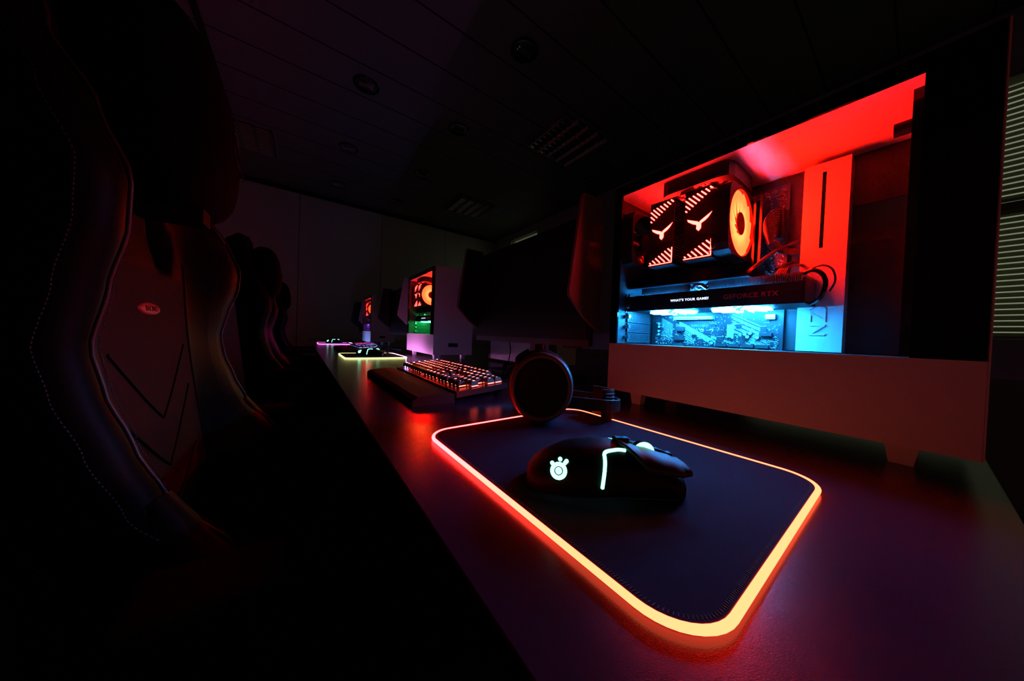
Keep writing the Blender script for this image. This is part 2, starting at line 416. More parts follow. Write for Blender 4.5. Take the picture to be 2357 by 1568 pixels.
# ================================================================== DESK
DX0, DX1, DY0, DY1 = .075, 1.62, -.052, 4.55
dk = thing('long_desk', 'long dark laminate desk running down the room under all the computers', 'desk', (.85, 2.2, FL))
MB().box((DX0 - .85, DY0 - 2.2, -FL - .028), (DX1 - .85, DY1 - 2.2, -FL)).build('tabletop', ['desk'], dk, bevel=.0015)
for yy in (DY0 + .12, 1.4, 2.85, DY1 - .12):
    for xx in (DX0 + .28, DX1 - .1):
        mb = MB().box((xx - .85 - .025, yy - 2.2 - .025, 0.0), (xx - .85 + .025, yy - 2.2 + .025, -FL - .028))
        mb.build('leg', 'black_steel', dk)

# ================================================================== COMPUTER
PW, PL, PZ0, PZ1, SH = .21, .4406, .025, .46, .126
PXO, PYO = .5505, -.03994
def blades(mb, c, ax, r0_, r1_, n, pitch, cover=1.15, th=.0012, seg=5, mi=0, sweep=.5, na=8):
    """fan blades around axis ax through c: each a swept, pitched plate"""
    ax = Vector(ax).normalized(); a = ax.orthogonal().normalized(); b = ax.cross(a); c = Vector(c)
    for k in range(n):
        vs = []; t0 = 2 * PI * k / n; wid = 2 * PI / n * cover
        for j in range(seg + 1):
            r = r0_ + (r1_ - r0_) * j / seg; sw = sweep * j / seg * 2 * PI / n
            for i in range(na):
                u = i / (na - 1) - .5; t = t0 + sw + u * wid
                vs.append(c + a * r * math.cos(t) + b * r * math.sin(t) + ax * (u * pitch))
        m_ = len(vs); vs += [v + ax * th for v in vs]; fs = []
        for j in range(seg):
            for i in range(na - 1):
                q = j * na + i; fs += [(q, q + 1, q + na + 1, q + na), (m_ + q, m_ + q + na, m_ + q + na + 1, m_ + q + 1)]
        for j in range(seg):
            q = j * na; fs.append((q, q + na, m_ + q + na, m_ + q)); q += na - 1; fs.append((q, m_ + q, m_ + q + na, q + na))
        for i in range(na - 1):
            fs.append((i, m_ + i, m_ + i + 1, i + 1)); q = seg * na + i; fs.append((q, q + 1, m_ + q + 1, m_ + q))
        mb.add(vs, fs, mi, False)
    return mb
def fan_frame(mb, T, size=.12, th=.025, mi=0):
    """square frame with round hole; local xy plane, thickness along z"""
    n = 40; R = size / 2 - .0035; vs = []; fs = []
    for z in (0, th):
        for i in range(n):
            t = 2 * PI * i / n; vs.append((R * math.cos(t), R * math.sin(t), z))
        for i in range(n):
            t = 2 * PI * i / n; cx, sx = math.cos(t), math.sin(t); m_ = max(abs(cx), abs(sx)); m2 = (abs(cx) ** 7 + abs(sx) ** 7) ** (1 / 7)
            vs.append((size / 2 * cx / m2, size / 2 * sx / m2, z))
    for i in range(n):
        j = (i + 1) % n
        fs += [(i, n + i, n + j, j), (2 * n + i, 2 * n + j, 3 * n + j, 3 * n + i), (n + i, 3 * n + i, 3 * n + j, n + j), (i, j, 2 * n + j, 2 * n + i)]
    return mb.add(vs, fs, mi, False, T)
M['fan_glow'] = ramp_emit('red_fan_blades', (0, 0, 0), [(0, (1, .05, .014)), (.3, (1, .045, .012)), (.62, (1, .036, .018)), (1, (.8, .03, .018))], 1.0, radial=True, lo=.015, hi=.058)
# brighter near the hub where the LEDs sit
def fan_material(name, col, s_in, s_out, center):
    m = bpy.data.materials.new(name); m.use_nodes = True; nt = m.node_tree; nt.nodes.clear()
    o = nt.nodes.new('ShaderNodeOutputMaterial'); e = nt.nodes.new('ShaderNodeEmission'); tc = nt.nodes.new('ShaderNodeTexCoord')
    v = nt.nodes.new('ShaderNodeVectorMath'); v.operation = 'DISTANCE'; v.inputs[1].default_value = center
    nt.links.new(tc.outputs['Object'], v.inputs[0])
    mr = nt.nodes.new('ShaderNodeMapRange'); mr.interpolation_type = 'SMOOTHSTEP'
    mr.inputs['From Min'].default_value = .018; mr.inputs['From Max'].default_value = .048
    mr.inputs['To Min'].default_value = s_in; mr.inputs['To Max'].default_value = s_out
    nt.links.new(v.outputs['Value'], mr.inputs['Value']); nt.links.new(mr.outputs[0], e.inputs['Strength'])
    e.inputs['Color'].default_value = (*col, 1); nt.links.new(e.outputs[0], o.inputs[0]); return m
FANC = (.069, .2345, .344)
M['fan_red'] = fan_material('red_lit_fan_blades', (1, .006, .0013), 160, 75, FANC)
M['gpu_glow'] = emit('card_fan_blades_blue_led', BLUE, 300)
M['gpu_glow_green'] = emit('card_fan_blades_green_led', GREEN, 60)
M['gpu_glow_purple'] = emit('card_fan_blades_purple_led', PURPLE, 80)

def make_pc(loc):
    P = thing('desktop_computer', '', 'computer', loc, 0, 'white glass-sided computers along the desk')
    # --- outer steel body
    t = .0012
    mb = MB()
    mb.box((0, .001, PZ0), (t, PL, SH - .001))                                   # lower side panel under the glass
    mb.build('side_panel', 'white_steel', P)
    mb = MB()
    mb.box((.004, .002, PZ1 - .003), (PW, PL, PZ1))                       # top
    mb.box((PW - t, .002, PZ0), (PW, PL, PZ1 - .003))                     # far side
    mb.box((.002, .002, PZ0), (PW - t, PL, PZ0 + .002))                   # bottom
    mb.build('outer_shell', 'white_steel', P)
    mb = MB()
    mb.box((.004, .02, .441), (PW - .004, PL - .004, .444))               # inner roof
    mb.build('inner_roof', 'white_steel', P)
    MB().box((.003, .02, SH - .004), (PW - .004, PL - .004, SH - .0015)).build('power_supply_cover', 'black_steel', P)
    fp = MB().box((0, 0, PZ0), (PW, .0018, PZ1)).build('front_panel', 'white_steel', P)
    bd = MB().box((.078, -.0008, .065), (.129, 0, .084)).build('badge', 'black_gloss', fp); bd['label'] = 'small black rectangular badge'
    # --- glass with printed black border
    g = MB().box((0.0005, .048, SH - .001), (.004, .423, .441)).build('glass_panel', 'glass', P)
    mb = MB()
    mb.box((0, .001, SH - .001), (.004, .048, PZ1)); mb.box((0, .423, SH - .001), (.004, PL, PZ1)); mb.box((0, .048, .441), (.004, .423, PZ1))
    gb = mb.build('glass_border', 'black_glass', P)
    # --- rear wall, tray
    RY = PL - .006
    mb = MB(); mb.box((.004, RY, SH), (PW - .002, RY + .004, .298)); mb.box((.004, RY, .412), (PW - .002, RY + .004, .444)); mb.box((.004, RY, .298), (.022, RY + .004, .412)); mb.box((.138, RY, .298), (PW - .002, RY + .004, .412))
    mb.build('rear_wall', 'black_steel', P)
    mb = MB()
    mb.box((.161, .02, SH), (.163, .06, .441)); mb.box((.161, .155, SH), (.163, RY, .441)); mb.box((.161, .06, SH), (.163, .155, .30)); mb.box((.161, .06, .36), (.163, .155, .441))
    mb.build('motherboard_tray', 'black_steel', P)
    # slot covers on the rear wall with perforation, screws beside
    for k in range(4):
        z = .129 + .0225 * k
        mb = MB(); mb.box((.05, RY - .004, z), (.142, RY, z + .020))
        for r in range(5):
            for c in range(13):
                x = .06 + c * .006 + (r % 2) * .003
                mb.box((x, RY - .0048, z + .003 + r * .0033), (x + .0038, RY - .004, z + .0049 + r * .0033), 1)
        mb.build('slot_cover', ['black_steel', 'dark_fin'], P)
        MB().cyl((.046, RY - .001, z + .012), (.046, RY - .012, z + .012), .0042, n=14).build('thumb_screw', 'chrome', P)
    # --- cable bar, white with slot and raised letters
    cb = MB()
    bx = .125
    y0, y1, z0, z1 = .112, .164, SH, .4296
    sy0, sy1, sz0, sz1 = .138, .1425, .293, .415
    cb.box((bx, y0, z0), (bx + .0015, sy0, z1)); cb.box((bx, sy1, z0), (bx + .0015, y1, z1)); cb.box((bx, sy0, z0), (bx + .0015, sy1, sz0)); cb.box((bx, sy0, sz1), (bx + .0015, sy1, z1))
    cb.box((bx + .0015, y0, z0), (bx + .035, y0 + .0015, z1)); cb.box((bx + .0015, y1 - .0015, z0), (bx + .035, y1, z1))
    cb.box((bx + .0015, y0 + .0015, z1 - .0015), (bx + .035, y1 - .0015, z1))
    cbo = cb.build('cable_bar', 'white_steel', P)
    mb = MB()
    # outward is -x ; letters read bottom to top: letter-right = +z, letter-up = +y
    text_mb(mb, 'NZXT', .028, frameT((bx - .0003, .139, .190), (0, 0, 1), (0, 1, 0), (-1, 0, 0)), depth=.0014, spacing=1.08)
    mb.build('raised_letters', 'white_steel', cbo)
    MB().box((bx + .008, y0 + .01, z0), (bx + .009, y1 - .01, z1 - .01)).build('bar_backing', 'black_steel', cbo)
    # --- motherboard
    bxm = .152
    mo = MB().box((bxm, .186, .118), (bxm + .0016, .428, .424)).build('motherboard', 'pcb', P)
    def onb(mb, y, z, dy, dz, h, mi=0): mb.box((bxm - h, y, z), (bxm, y + dy, z + dz), mi)
    # printed stripes
    mb = MB()
    def stripe(y0_, z0_, L, ang, wd, mi=0):
        a = math.radians(ang); c, s_ = math.cos(a), math.sin(a)
        # y decreases to the right in view; stripe runs down-right
        p = [(y0_, z0_), (y0_ - L * c, z0_ - L * s_), (y0_ - L * c, z0_ - L * s_ - wd), (y0_, z0_ - wd)]
        zmin = .127
        vs = [(bxm - .0003, y, max(z, zmin)) for y, z in p]
        mb.add(vs, [(0, 1, 2, 3)], mi); mb.add([(v[0] + .0003, v[1], v[2]) for v in vs], [(3, 2, 1, 0)], mi)
    for k in range(13): stripe(.262 + .002 * (k % 2), .193 - k * .0042, .06, 28, .0022)
    for k in range(6): stripe(.226, .158 - k * .0038, .035, 28, .0018)
    for k in range(14): stripe(.405, .189 - k * .0028, .03, -38 if 0 else 30, .0011)
    for k in range(6): stripe(.372, .176 - k * .0045, .05, 32, .0022)
    stripe(.365, .181, .085, 30, .013); stripe(.30, .150, .07, 30, .006); stripe(.25, .155, .05, 30, .009)
    mb.build('printed_stripes', 'silk', mo)
    mb = MB()
    text_mb(mb, 'Z490-A PRO', .0062, frameT((bxm - .0003, .322, .170), (0, -1, 0), (0, 0, 1), (-1, 0, 0)), depth=.0003)
    mb.build('printed_lettering', 'silk', mo)
    for (y, z, dy) in ((.352, .166, .018), (.352, .146, .020), (.352, .128, .02)):
        mb = MB(); onb(mb, y, z - .008, dy, .010, .010); mb.box((bxm - .0102, y + .002, z - .004), (bxm - .010, y + dy - .002, z - .002), 1); mb.build('expansion_slot', ['chip', 'dark_fin'], mo)
    mb = MB(); onb(mb, .295, .183, .078, .0065, .011); mb.box((bxm - .0118, .297, .1855), (bxm - .011, .371, .1865), 1); mb.build('metal_expansion_slot', ['solder', 'chip'], mo)
    rng = random.Random(5)
    chips = [(.300, .150, .010, .010), (.255, .140, .010, .009), (.247, .165, .009, .008), (.205, .176, .010, .009), (.209, .158, .009, .010), (.327, .143, .010, .007),
             (.315, .135, .008, .007), (.277, .138, .012, .009), (.236, .140, .016, .009), (.400, .158, .008, .009), (.292, .168, .011, .007)]
    chips += [(rng.uniform(.195, .41), rng.uniform(.128, .150), rng.uniform(.004, .009), rng.uniform(.003, .007)) for _ in range(16)]
    chips += [(rng.uniform(.19, .205), rng.uniform(.37, .41), rng.uniform(.004, .008), rng.uniform(.004, .008)) for _ in range(4)]
    for (y, z, dy, dz) in chips:
        mb = MB(); onb(mb, y, z, dy, dz, .002)
        n = 7
        for i in range(n):
            yy = y + dy * (i + .3) / n
            mb.box((bxm - .001, yy, z - .0014), (bxm, yy + dy / n * .4, z), 1); mb.box((bxm - .001, yy, z + dz), (bxm, yy + dy / n * .4, z + dz + .0014), 1)
        mb.build('chip', ['chip', 'solder'], mo)
    mb = MB()
    for i in range(900):
        y = rng.uniform(.19, .418); z = rng.choice([rng.uniform(.127, .150), rng.uniform(.127, .165), rng.uniform(.13, .192)])
        s1 = rng.uniform(.0006, .0018); s2 = rng.uniform(.0006, .0016); onb(mb, y, z, s1, s2, rng.uniform(.0006, .0018), rng.choice([0, 0, 1]))
    for i in range(420):
        y = rng.uniform(.19, .225); z = rng.uniform(.25, .418)
        s1 = rng.uniform(.0006, .002); s2 = rng.uniform(.0006, .002); onb(mb, y, z, s1, s2, rng.uniform(.0006, .0022), rng.choice([0, 1, 1]))
    sm = mb.build('surface_mount_parts', ['solder', 'silk'], mo); sm['kind'] = 'stuff'
    for (y, z) in ((.408, .175), (.408, .168), (.408, .158), (.408, .150), (.240, .153), (.232, .155), (.236, .148), (.221, .147), (.296, .134), (.262, .131), (.307, .186), (.342, .187), (.226, .352), (.226, .318), (.226, .308), (.212, .352), (.213, .268)):
        mb = MB(); mb.cyl((bxm, y, z), (bxm - .0075, y, z), .0034, n=14); mb.cyl((bxm - .0075, y, z), (bxm - .0077, y, z), .0029, n=14, mi=1)
        mb.build('capacitor', ['black_steel', 'solder'], mo)
    for (y, z) in ((.318, .160), (.300, .160)):
        MB().lathe([(.0016, .0003), (.0038, .0003), (.0038, .0)], 20, frameT((bxm, y, z), (0, 1, 0), (0, 0, 1), (-1, 0, 0))).build('mounting_hole_ring', 'solder', mo)
    for (y, z) in ((.247, .136), (.196, .137), (.400, .139)):
        mb = MB(); T = frameT((bxm, y, z), (0, 1, 0), (0, 0, 1), (-1, 0, 0))
        mb.lathe([(.0015, .0006), (.0052, .0005), (.0054, 0)], 20, T)
        for k in range(9):
            a = 2 * PI * k / 9; mb.cyl(T @ Vector((.0038 * math.cos(a), .0038 * math.sin(a), .0003)), T @ Vector((.0038 * math.cos(a), .0038 * math.sin(a), .0012)), .0006, n=6, mi=1)
        mb.build('screw_pad', ['black_steel', 'solder'], mo)
    mb = MB(); onb(mb, .262, .146, .008, .026, .006); onb(mb, .2595, .144, .0022, .03, .008, 1); mb.build('drive_connector', ['solder', 'silk'], mo)
    mb = MB(); onb(mb, .196, .181, .014, .009, .009); mb.build('usb_header', 'solder', mo)
    for k, y in enumerate((.204, .226, .248, .27, .20)):
        mb = MB(); onb(mb, y, .1275 if k < 4 else .150, .018, .006, .009); mb.build('pin_header', 'chip', mo)
    for y in (.2135, .2225):
        mb = MB(); mb.box((bxm - .042, y, .268), (bxm - .002, y + .0035, .402)); mb.build('memory_module', 'black_gloss', mo)
    mb = MB(); onb(mb, .374, .275, .045, .135, .028)
    for k in range(8): mb.box((bxm - .029, .376, .28 + k * .016), (bxm - .028, .417, .286 + k * .016))
    mb.build('rear_port_cover', 'black_steel', mo)
    # --- processor cooler
    co = thing_part('processor_cooler', P)
    fan_c = Vector(FANC)
    def tower(y0_, y1_):
        mb = MB()
        for k in range(24):
            z = .285 + k * .005; mb.box((.02, y0_ + .001, z), (.136, y1_ - .001, z + .0008))
        mb.build('fin_stack', 'dark_fin', co)
        px = .017
        mb = MB(); mb.box((px, y0_, .283), (px + .002, y1_, .405)); mb.box((px, y0_, .405), (.13, y1_, .407)); mb.box((px, y0_, .281), (.13, y1_, .283))
        cv = mb.build('light_cover', 'black_plastic', co)
        mb = MB(); W_ = y1_ - y0_; H_ = .122; e = .0005
        def P3(s_, t_): return Vector((px - e, y1_ - s_ * W_, .283 + t_ * H_))
        def bar(a, b, wd, mi=0):
            a = P3(*a); b = P3(*b); d = (b - a); n_ = Vector((-1, 0, 0)); sd = d.normalized().cross(n_) * wd / 2
            vs = []
            K = 6
            for i in range(K + 1):
                t = PI / 2 + PI * i / K; vs.append(a + sd.normalized() * wd / 2 * math.sin(t) * 1 + d.normalized() * wd / 2 * math.cos(t))
            for i in range(K + 1):
                t = -PI / 2 + PI * i / K; vs.append(b + sd.normalized() * wd / 2 * math.sin(t) + d.normalized() * wd / 2 * math.cos(t))
            n2 = len(vs); vs += [v + Vector((.0008, 0, 0)) for v in vs]
            mb.add(vs, [tuple(range(n2))[::-1]] + [tuple(range(n2, 2 * n2))] + [(i, (i + 1) % n2, n2 + (i + 1) % n2, n2 + i) for i in range(n2)], mi)
        # upper comb: left wall at .03, hypotenuse rises to the right
        dsl, dtl = .40, -.165
        def top(s_): return .90 + .10 * s_
        def hyp(s_): return .70 + .27 * s_
        s_ = -.30
        while s_ < .90:
            a = (s_, top(s_)); 
            if s_ < .03:
                k = (.03 - s_) / dsl; a = (.03, top(s_) + dtl * k)
            # meet hypotenuse
            s0, t0_ = a
            k = (t0_ - hyp(s0)) / (.27 * dsl - dtl)
            b = (s0 + dsl * k, t0_ + dtl * k)
            if k > .05 and b[0] < 1.0: bar(a, b, .0022)
            s_ += .145
        # lower comb
        def hb(s_): return .035 + .24 * s_
        s_ = .06
        while s_ < .97:
            a = (s_, hb(s_)); k = (a[1] - .035) / (-dtl); b = (s_ + dsl * k, .035)
            if b[0] > .93: k = (.93 - s_) / dsl; b = (.93, a[1] + dtl * k)
            if k > .02: bar(a, b, .0022)
            s_ += .125
        bar((.03, .012), (.95, .012), .0016); bar((.96, .015), (.96, .24), .0016)
        mb.build('light_slots', 'slot_red', cv)
        mb = MB()
        for k in range(7): mb.box((.030 + .013 * k, y0_ + .006, .407), (.034 + .013 * k, y1_ - .006, .4078))
        mb.build('added_roof_glow_bars', 'slot_red', cv)  # unseen glowing bars, added on the tower tops to light the inner roof
        mb = MB()
        def poly(pts):
            vs = [P3(*p) for p in pts]; n2 = len(vs); vs += [v + Vector((.0008, 0, 0)) for v in vs]
            mb.add(vs, [tuple(range(n2))[::-1], tuple(range(n2, 2 * n2))] + [(i, (i + 1) % n2, n2 + (i + 1) % n2, n2 + i) for i in range(n2)])
        poly([(.44, .52), (.60, .52), (.60, .43), (.52, .395), (.44, .43)])
        poly([(.50, .53), (.10, .60), (.14, .56), (.20, .545), (.30, .515), (.44, .49)])
        poly([(.54, .53), (.95, .63), (.90, .60), (.84, .565), (.74, .53), (.60, .50)])
        mb.build('light_emblem', 'logo_red', cv)
    tower(.255, .302); tower(.321, .368)
    mb = MB(); mb.box((.09, .262, .24), (.135, .36, .282)); mb.build('cooler_base', 'dark_fin', co)
    for xx in (.05, .07, .09, .11):
        MB().cyl((xx, .262 if xx > .08 else .30, .344), (xx, .365, .344), .003, n=10).build('heat_pipe', 'chrome', co)
    mb = MB(); fan_frame(mb, frameT(FANC[:0] + (.069, .2545, .344), (1, 0, 0), (0, 0, -1) if 0 else (0, 0, 1), (0, -1, 0)))
    fr = mb.build('cooler_fan_frame', 'black_plastic', co)
    mb = MB(); blades(mb, (.069, .234, .344), (0, 1, 0), .0175, .0558, 11, .003, cover=1.35, th=.0006, sweep=.6)
    mb.build('fan_blades', 'fan_red', fr)
    MB().cyl((.069, .2315, .344), (.069, .25, .344), .0195, n=40).build('fan_hub', 'hub_red', fr)
    # clip wires
    mb = MB(); mb.tube([(.017, .262, .40), (.012, .25, .395), (.012, .235, .36), (.012, .235, .33), (.012, .25, .295), (.017, .262, .29)], .0008, 6); mb.build('fan_clip', 'chrome', co)
    # --- case fans
    def case_fan(name, T, hub=True):
        mb = MB(); fan_frame(mb, T); fo = mb.build(name, 'black_plastic', P)
        c = T @ Vector((0, 0, .012)); ax = (T.to_3x3() @ Vector((0, 0, 1)))
        mb = MB(); blades(mb, c, ax, .018, .054, 7, .014, cover=.85); mb.build('fan_blades', 'black_gloss', fo)
        mb = MB().cyl(c - ax * .008, c + ax * .01, .019, n=24); mb.build('fan_hub', 'black_plastic', fo)
        return fo
    case_fan('rear_fan', frameT((.080, RY - .001, .355), (1, 0, 0), (0, 0, 1), (0, -1, 0)))
    case_fan('roof_fan', frameT((.077, .292, .4405), (0, 1, 0), (1, 0, 0), (0, 0, -1)))
    for z in (.235, .365): case_fan('front_fan', frameT((.085, .046, z), (-1, 0, 0), (0, 0, 1), (0, -1, 0)))
    mb = MB(); mb.box((.03, .048, SH), (.034, .056, .441)); mb.box((.145, .048, SH), (.15, .056, .441)); mb.build('front_bracket', 'black_gloss', P)
    MB().cyl((.05, .07, .408), (.05, .052, .408), .008, n=20).build('thumb_screw', 'black_plastic', P)
    # --- graphics card
    gc = thing_part('graphics_card', P)
    gy0, gy1 = .143, .432; gx = .05; gz0 = .198
    mb = MB(); mb.box((gx, gy0, gz0), (gx + .0025, gy1, .231))                     # edge face
    mb.box((gx, gy0, gz0), (.15, gy0 + .003, .236)); mb.box((gx + .0025, gy1 - .003, gz0), (.15, gy1, .236))
    # underside with two round openings: frame strips
    n = 36; vs = []; 
    fcs = ((.10, .355), (.10, .235)); Rf = .0465
    ring = []
    xs = [gx, .15]; 
    def under(yc, ya, yb):
        vs = []; fs = []
        for i in range(n):
            t = 2 * PI * i / n; cx, sx = math.cos(t), math.sin(t)
            vs.append((.10 + Rf * cx, yc + Rf * sx, gz0))
        for i in range(n):
            t = 2 * PI * i / n; cx, sx = math.cos(t), math.sin(t)
            hx, hy = .05, (yb - yc if sx > 0 else yc - ya)
            k = min(hx / abs(cx) if abs(cx) > 1e-6 else 9, hy / abs(sx) if abs(sx) > 1e-6 else 9)
            vs.append((.10 + k * cx, yc + k * sx, gz0))
        for i in range(n):
            j = (i + 1) % n; fs.append((i, j, n + j, n + i))
        mb.add(vs, fs, 0)
    under(.355, .295, gy1); under(.235, .177, .295)
    mb.box((gx, gy0, gz0), (.15, .177, gz0 + .002))
    sh = mb.build('card_shroud', 'black_plastic', gc)
    mb = MB()
    for a, b in ((gy0 + .005, .272), (.302, gy1 - .03)):
        k = a
        while k < b: mb.box((gx + .003, k, .2312), (.14, k + .0007, .2455)); k += .0021
    mb.build('heatsink_fins', 'fin', gc)
    mb = MB(); mb.box((gx + .002, .213, .2478), (.15, gy1, .2495)); mb.box((gx - .001, .213, .2475), (gx + .002, gy1, .251)); mb.build('backplate', 'soft_black', gc)
    mb = MB(); mb.tube([(gx + .006, .300, .236), (gx + .004, .293, .243), (gx + .004, .283, .242), (gx + .006, .273, .233)], .0035, 8)
    mb.tube([(gx + .014, .300, .243), (gx + .012, .29, .236), (gx + .012, .28, .240), (gx + .014, .272, .245)], .0035, 8); mb.build('heat_pipe', 'chrome', gc)
    for (xx, yc) in fcs:
        mb = MB(); blades(mb, (xx, yc, gz0 + .001), (0, 0, 1), .014, .0445, 11, .011, cover=.95, sweep=.8)
        fb = mb.build('fan_blades', 'gpu_glow', gc)
        MB().cyl((xx, yc, gz0 - .003), (xx, yc, gz0 + .01), .0145, n=24).build('fan_hub', 'black_gloss', fb)
    # lettering on the edge face: letter-right = -y
    mb = MB(); text_mb(mb, "GEFORCE RTX", .0108, frameT((gx - .0002, .2095, .2145), (0, -1, 0), (0, 0, 1), (-1, 0, 0)), depth=.0004, bold=.00012, spacing=1.06)
    lt = mb.build('red_lettering', 'print_red', gc); lt['label'] = 'red printed lettering'
    mb = MB(); text_mb(mb, "WHAT'S YOUR GAME?", .0062, frameT((gx - .0002, .3030, .2150), (0, -1, 0), (0, 0, 1), (-1, 0, 0)), depth=.0004, bold=.00018, spacing=1.12)
    lt = mb.build('glowing_lettering', 'gpu_text', gc); lt['label'] = 'glowing white lettering'
    MB().box((gx - .004, .432, .196), (.15, .4335, .236)).build('card_bracket', 'chrome', gc)
    # --- wiring: 24 strand bundle from board connector down to the card
    mb = MB(); onb(mb, .190, .325, .010, .052, .016); mb.build('power_connector', 'chip', mo)
    wb = MB()
    for k in range(12):
        a = k / 11; z0_ = .328 + .046 * a
        wb.wire([(bxm - .016, .194, z0_), (bxm - .034, .196 + .006 * a, z0_ - .004), (bxm - .042, .202 + .008 * a, z0_ - .018 - .01 * a), (bxm - .030, .200 + .004 * a, .318 - .012 * a), (bxm - .014, .186 - .004 * a, .306 - .012 * a), (bxm - .006, .17, .302 - .01 * a)], .0016, 6)
    wb.build('wire_bundle', 'black_gloss', P)
    wb = MB()
    for k in range(8):
        a = k / 7
        wb.wire([(bxm - .01, .168, .318 - .006 * a), (bxm - .035, .19 + .004 * a, .300), (bxm - .055, .212 + .006 * a, .272), (bxm - .062, .226 + .012 * a, .256), (bxm - .066, .232 + .014 * a, .2505)], .0018, 6)
    for k in range(6):
        a = k / 5
        wb.wire([(.145, .165, .275), (.115, .165 - .004 * a, .268), (.09, .178 - .01 * a, .262), (.082, .184 - .012 * a, .25)], .0016, 6)
    wb.build('wire_bundle', 'black_gloss', P)
    wb = MB()
    wb.wire([(.10, .188, .262), (.118, .178, .272), (.136, .162, .28), (.146, .14, .285)], .003, 8)
    wb.wire([(.07, .15, .244), (.062, .138, .247), (.06, .128, .240), (.062, .124, .225), (.068, .13, .205), (.085, .142, .20)], .0028, 8)
    wb.wire([(.07, .15, .246), (.06, .13, .252), (.056, .118, .245), (.056, .114, .228), (.064, .12, .214)], .0012, 6)
    wb.build('power_cable', 'black_gloss', P)
    # feet
    for (xx, yy) in ((.030, .05), (.030, .385), (PW - .03, .05), (PW - .03, .385)):
        MB().taper((xx, yy, 0.0), (.016, .018, PZ0), (.020, .026)).build('foot', 'white_steel', P)
    return P
def thing_part(name, parent):
    o = bpy.data.objects.new(name, None); C.objects.link(o); o.parent = parent; o.empty_display_size = .02; return o

pc1 = make_pc((PXO, PYO, 0))
pc1['label'] = 'nearest large white computer with blue-lit graphics card behind glass'
def recolor(root, table):
    for ch in root.children_recursive:
        if ch.type != 'MESH': continue
        for i, sl in enumerate(ch.material_slots):
            for a, b in table.items():
                if ch.data.materials[i] is M[a]: sl.link = 'OBJECT'; sl.material = M[b]
pc2 = copy_tree(pc1); pc2.location = (.5187, 1.376, 0); pc2['label'] = 'middle white computer with green-lit graphics card, on the desk beyond the red keyboard'
recolor(pc2, {'gpu_glow': 'gpu_glow_green'})
pc3 = copy_tree(pc1); pc3.location = (.515, 2.95, 0); pc3['label'] = 'farthest and smallest white computer with purple-lit graphics card'
recolor(pc3, {'gpu_glow': 'gpu_glow_purple'})

# ================================================================== MOUSE PADS
PADX, PADY = .2717, .3185
def pad_shape(w, h, r): return rrect(w, h, r, 10)
def make_pad(loc, rz, ledmat, label, cloth_h=.0035):
    P = thing('mouse_pad', label, 'mouse pad', loc, rz, 'light-edged mouse pads')
    R = .030
    mb = MB(); mb.prism(pad_shape(PADX - .001, PADY - .001, R - .001), .0005, .0042); mb.build('cloth_surface', 'cloth', P)
    o = pad_shape(PADX + .0034, PADY + .0034, R + .0017)
    mb = MB(); mb.tube([(x, y, .0030) for x, y in o], .0021, 12, closed=True); mb.build('light_strip', ledmat, P)
    mb = MB()
    peri = []
    o2 = pad_shape(PADX - .0035, PADY - .0035, R - .002)
    for i in range(len(o2)):
        a = Vector((*o2[i], 0)); b = Vector((*o2[(i + 1) % len(o2)], 0)); L = (b - a).length; n = max(1, int(L / .0018))
        for k in range(n): peri.append(a.lerp(b, k / n))
    for i, p in enumerate(peri):
        d = (peri[(i + 1) % len(peri)] - p); 
        if d.length < 1e-7: continue
        d.normalize(); nn = Vector((d.y, -d.x, 0)); q = p - nn * .0022 + d * .0006
        if (q - p).dot(p) > 0: q = p + nn * .0022 + d * .0006
        mb.cyl((p.x, p.y, .0043), (q.x, q.y, .0043), .00028, n=4, caps=False)
    st = mb.build('edge_stitching', 'thread', P)
    MB().box((PADX / 2 - .03, PADY / 2 - .002, .0003), (PADX / 2 - .005, PADY / 2 + .014, .012)).build('cable_hub', 'black_plastic', P, bevel=.002)
    return P
# strip colours vary around the strip, as on the real light edge
M['led1'] = ramp_emit('pad_light_orange_red', (-.55, .8, 0), [(0, (.13, .0132, .005)), (.5, (.14, .0130, .005)), (.72, (.45, .0130, .009)), (.9, (.9, .0125, .013)), (1, (1, .0115, .0125))], 60, lo=-.2, hi=.2)
M['led2'] = ramp_emit('pad_light_yellow_pink', (1, 0, 0), [(0, (.032, .034, .011)), (.965, (.032, .034, .011)), (.985, (1, .27, .9)), (1, (1, .27, .9))], 100.0, lo=-.137, hi=.137)
M['led3'] = ramp_emit('pad_light_pink_blue', (1, 0, 0), [(0, (.06, .008, .05)), (.96, (.06, .008, .05)), (.985, (.25, .35, 1)), (1, (.25, .35, 1))], 90.0, lo=-.137, hi=.137)
make_pad((.2728, .2095, 0), .0135, 'led1', 'nearest black mouse pad with glowing orange-red edge')
make_pad((.300, 1.665, 0), 0.0, 'led2', 'mouse pad with glowing yellow edge on the desk beside the middle computer')
make_pad((.255, 3.12, 0), 0.0, 'led3', 'farthest mouse pad with glowing pink edge')

